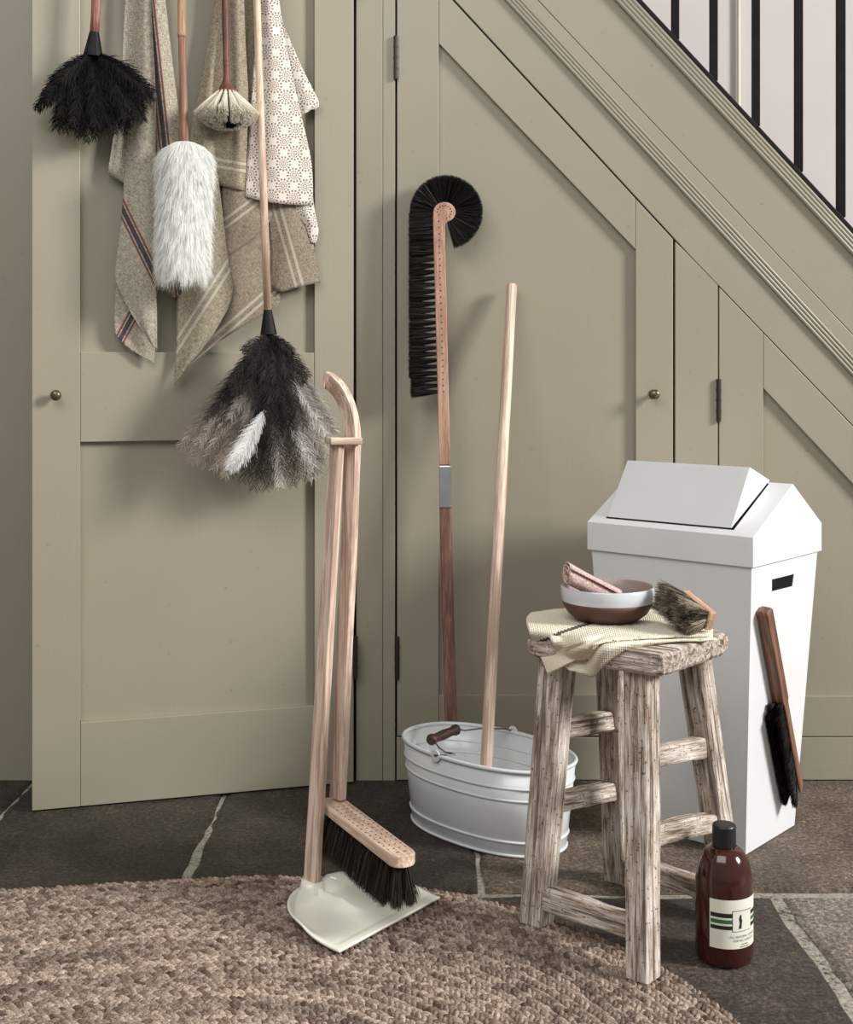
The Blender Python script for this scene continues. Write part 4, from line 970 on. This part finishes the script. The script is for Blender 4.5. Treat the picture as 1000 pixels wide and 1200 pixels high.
hole4 = [RP(x, y, B0[1], SN_) for x, y in ((904.5, 693), (928.5, 687), (930.5, 672.5), (904.5, 679))]
v = B0+B1+hole4
f = [[0, 1, 5, 4], [2, 3, 7, 6], [3, 0, 4, 7], [3, 2, 1, 0], [1, 2, 9, 8], [2, 6, 10, 9], [6, 5, 11, 10], [5, 1, 8, 11]]
o = mk('body', v, f, BINM, bin_, solid=.0016)
lo, do = wt_/2, dt_/2; rdg = .018
R0 = [bq(-lo, -do, zl), bq(lo, -do, zl), bq(lo, do, zl), bq(-lo, do, zl)]
R1 = [bq(-lo, -do, zlt), bq(lo, -do, zlt), bq(lo, do, zlt), bq(-lo, do, zlt)]
T = [bq(-lo, rdg, zr), bq(lo, rdg, zr)]
fn = (R1[1]-R1[0]).cross(T[0]-R1[0]).normalized(); fn = fn if fn.z > 0 else -fn
op = [RP(x, y, R1[0], fn) for x, y in ((710, 607.5), (860, 622))]
def onslope(a, t): return bq(a, lerp(-do, rdg, t), lerp(zlt, zr, t))
def uv_of(p): d = p-bnc; return d.dot(bnu), (d.dot(bnv)+do)/(rdg+do)
(a0, t0), (a1, t1_) = uv_of(op[0]), uv_of(op[1]); t0 = t1_ = (t0+t1_)/2
H4 = [onslope(a0, t0), onslope(a1, t0), onslope(a1, .985), onslope(a0, .985)]
v = R0+R1+T+H4
f = [[0, 1, 5, 4], [1, 2, 6, 5], [2, 3, 7, 6], [3, 0, 4, 7], [5, 6, 9], [7, 4, 8], [6, 7, 8, 9], [4, 5, 11, 10], [5, 9, 12, 11], [9, 8, 13, 12], [8, 4, 10, 13]]
mk('lid', v, f, BINM, bin_, solid=.002)
RPL = bq(0, rdg, zr)
FL, FR = onslope(a0+.003, t0+.02)+fn*.002, onslope(a1-.006, t0+.02)+fn*.002
au = a1-.006; TR = RP(879.5, 547.5, bq(au, 0, 0), bnu); TL = TR+bnu*(a0+.003-au)
BR, BL_ = bq(au, rdg+.012, zr+.004), bq(a0+.003, rdg+.012, zr+.004)
flap = G().add([FL, FR, TR, TL, BR, BL_], [[0, 1, 2, 3], [1, 4, 2], [0, 3, 5], [3, 2, 4, 5], [0, 5, 4, 1]]).mk('swing_flap', BINM, bin_, bevel=.0012)
# hand brush hanging on the side of the bin
hbp = lambda px, py, off: RP(px, py, B0[1]+SN_*off, SN_)
hA, hB = hbp(896, 714, .014), hbp(934.5, 926, .016)
hb_ = tag(empty('hand_brush', hB), 'narrow hand brush with brown handle and black bristles hanging on the bin side', 'brush')
hxx = (hB-hA).normalized(); hn = (SN_-hxx*SN_.dot(hxx)).normalized(); hs = hxx.cross(hn).normalized()
left = hbp(880, 800, .014)-hbp(900, 800, .014); hs = hs if hs.dot(left) > 0 else -hs       # toward the bristles
HBW = wood('walnut_brown_handle', srgb(132, 95, 75), srgb(98, 64, 49), hxx, 70, 20)
Lh = (hB-hA).length
path = [hA, hA+hxx*.006, hA.lerp(hB, .48), hA.lerp(hB, .5), hA.lerp(hB, .97), hB]
sweep_rect(path, [hs]*6, [hn]*6, [.010, .0125, .0125, .0085, .0085, .006], [.010, .012, .012, .012, .012, .010]).mk('handle', HBW, hb_, bevel=.002)
L = []
for i in range(26):
    for j in range(2):
        s = lerp(.485, .965, i/25); p = hA.lerp(hB, s)+hn*(lerp(-.006, .006, j))+hs*.008
        ln_ = .043 if 1 < i else .03
        L.append(tuft(p, hs*1.0+hn*(j*.3-.05)+hxx*((i/25-.35)*.6), ln_, .003, .007, 190, srgb(26, 22, 21), jit=.07))
v, f, cc = merge(L)
d_ = (v-np.array(B0[1]))@np.array(SN_); v = v+np.maximum(0, .0022-d_)[:, None]*np.array(SN_)
br = mk('bristles', v, f, BRM, hb_, smooth=True, cols=cc); tag(br, kind='stuff')

# ------------------------------------------------------------ bottle
bo = V((.4785, -.880, .0)); br_ = .0455
bt = tag(empty('bottle', bo), 'amber brown plastic bottle with black cap and white label beside the stool', 'bottle')
def amber():
    m, nt, b = new('amber_plastic'); b.inputs['Base Color'].default_value = c4(srgb(58, 22, 17)); b.inputs['Roughness'].default_value = .13
    b.inputs['Coat Weight'].default_value = .5; b.inputs['Transmission Weight'].default_value = .12; b.inputs['IOR'].default_value = 1.45; return m
pf = [(.0001, .001), (.036, .001), (.0415, .002), (.0442, .0045), (br_, .009), (br_, .06), (br_, .118)]
pf += [(.017+(br_-.017)*math.cos(math.radians(t)), .118+.063*math.sin(math.radians(t))) for t in range(5, 91, 5)]+[(.0165, .184), (.0001, .185)]
G().lathe(bo, pf, 48).mk('body', amber(), bt, smooth=True)
G().lathe(bo, [(.0001, .181), (.0185, .181), (.019, .183), (.0188, .213), (.0175, .2155), (.0001, .216)], 32).mk('cap', plain('black_cap', srgb(22, 22, 23), .4), bt, smooth=False, bevel=.0008)
def cyl(a0, a1, z0, z1, name, mat, parent, dr=.0004, n=24):
    v = []; 
    for i in range(n+1):
        a = math.radians(lerp(a0, a1, i/n))-math.pi/2+math.radians(-9)*0
        for z in (z0, z1): v.append(bo+V((math.cos(a)*(br_+dr), math.sin(a)*(br_+dr), z)))
    f = [[2*i, 2*i+2, 2*i+3, 2*i+1] for i in range(n)]; return mk(name, v, f, mat, parent, smooth=True)
A0 = -13     # camera-facing azimuth of the bottle
INK, GRN = plain('black_ink', srgb(28, 30, 32), .6), plain('green_ink', srgb(52, 104, 58), .6)
LBL = plain('label_paper', srgb(226, 224, 210), .6)
zy = lambda y: HC-(y-430)/1500*2.02
lab = cyl(A0-29, A0+118, zy(1110), zy(1053), 'label', LBL, bt)
for y0, y1, m in ((1068.5, 1073.5, INK), (1076, 1080.5, GRN), (1083, 1087.5, INK)):
    cyl(A0-27, A0+17, zy(y1), zy(y0), 'printed_band', m, lab, .0007)
    cyl(A0+62, A0+112, zy(y1), zy(y0), 'printed_band', m, lab, .0007)
cyl(A0+16, A0+62, zy(1090), zy(1065.5), 'emblem_frame', INK, lab, .0007); cyl(A0+17, A0+61, zy(1089.4), zy(1066.2), 'emblem_panel', LBL, lab, .0009)
def fig(pts):
    v = []
    for a, z in pts:
        an = math.radians(A0+a)-math.pi/2; v.append(bo+V((math.cos(an)*(br_+.0012), math.sin(an)*(br_+.0012), z)))
    mk('emblem_figure', v, [list(range(len(v)))], INK, lab)
zc = zy(1078)
fig([(29, zc-.012), (31, zc-.002), (29.5, zc+.004), (31, zc+.008), (33, zc+.011), (35.5, zc+.009), (35, zc+.005), (37, zc+.001), (36, zc-.004), (35, zc-.012), (33, zc-.011)])
def text(s, ang, z, size, mat):
    cu = bpy.data.curves.new('lettering', 'FONT'); cu.body = s; cu.size = size; cu.align_x = 'CENTER'
    t = bpy.data.objects.new('tmp_text', cu); COL.objects.link(t); bpy.context.view_layer.update()
    me = bpy.data.meshes.new_from_object(t.evaluated_get(bpy.context.evaluated_depsgraph_get())); bpy.data.objects.remove(t)
    v = []
    for p in me.vertices:
        a = math.radians(A0+ang)-math.pi/2+p.co.x/br_; v.append(bo+V((math.cos(a)*(br_+.0009), math.sin(a)*(br_+.0009), z+p.co.y)))
    f = [list(p.vertices) for p in me.polygons]; mk('lettering', v, f, mat, lab); bpy.data.meshes.remove(me)
GRY = plain('grey_ink', srgb(90, 92, 92), .6)
text('ALL NATURAL CLEANER', 44, zy(1097), .0048, GRY); text('FOR ALL SURFACES', 44, zy(1101.5), .0048, GRY); cyl(A0+36, A0+52, zy(1105.6), zy(1104.6), 'printed_line', GRY, lab, .0007); cyl(A0+32, A0+56, zy(1108.4), zy(1107.4), 'printed_line', GRY, lab, .0007)
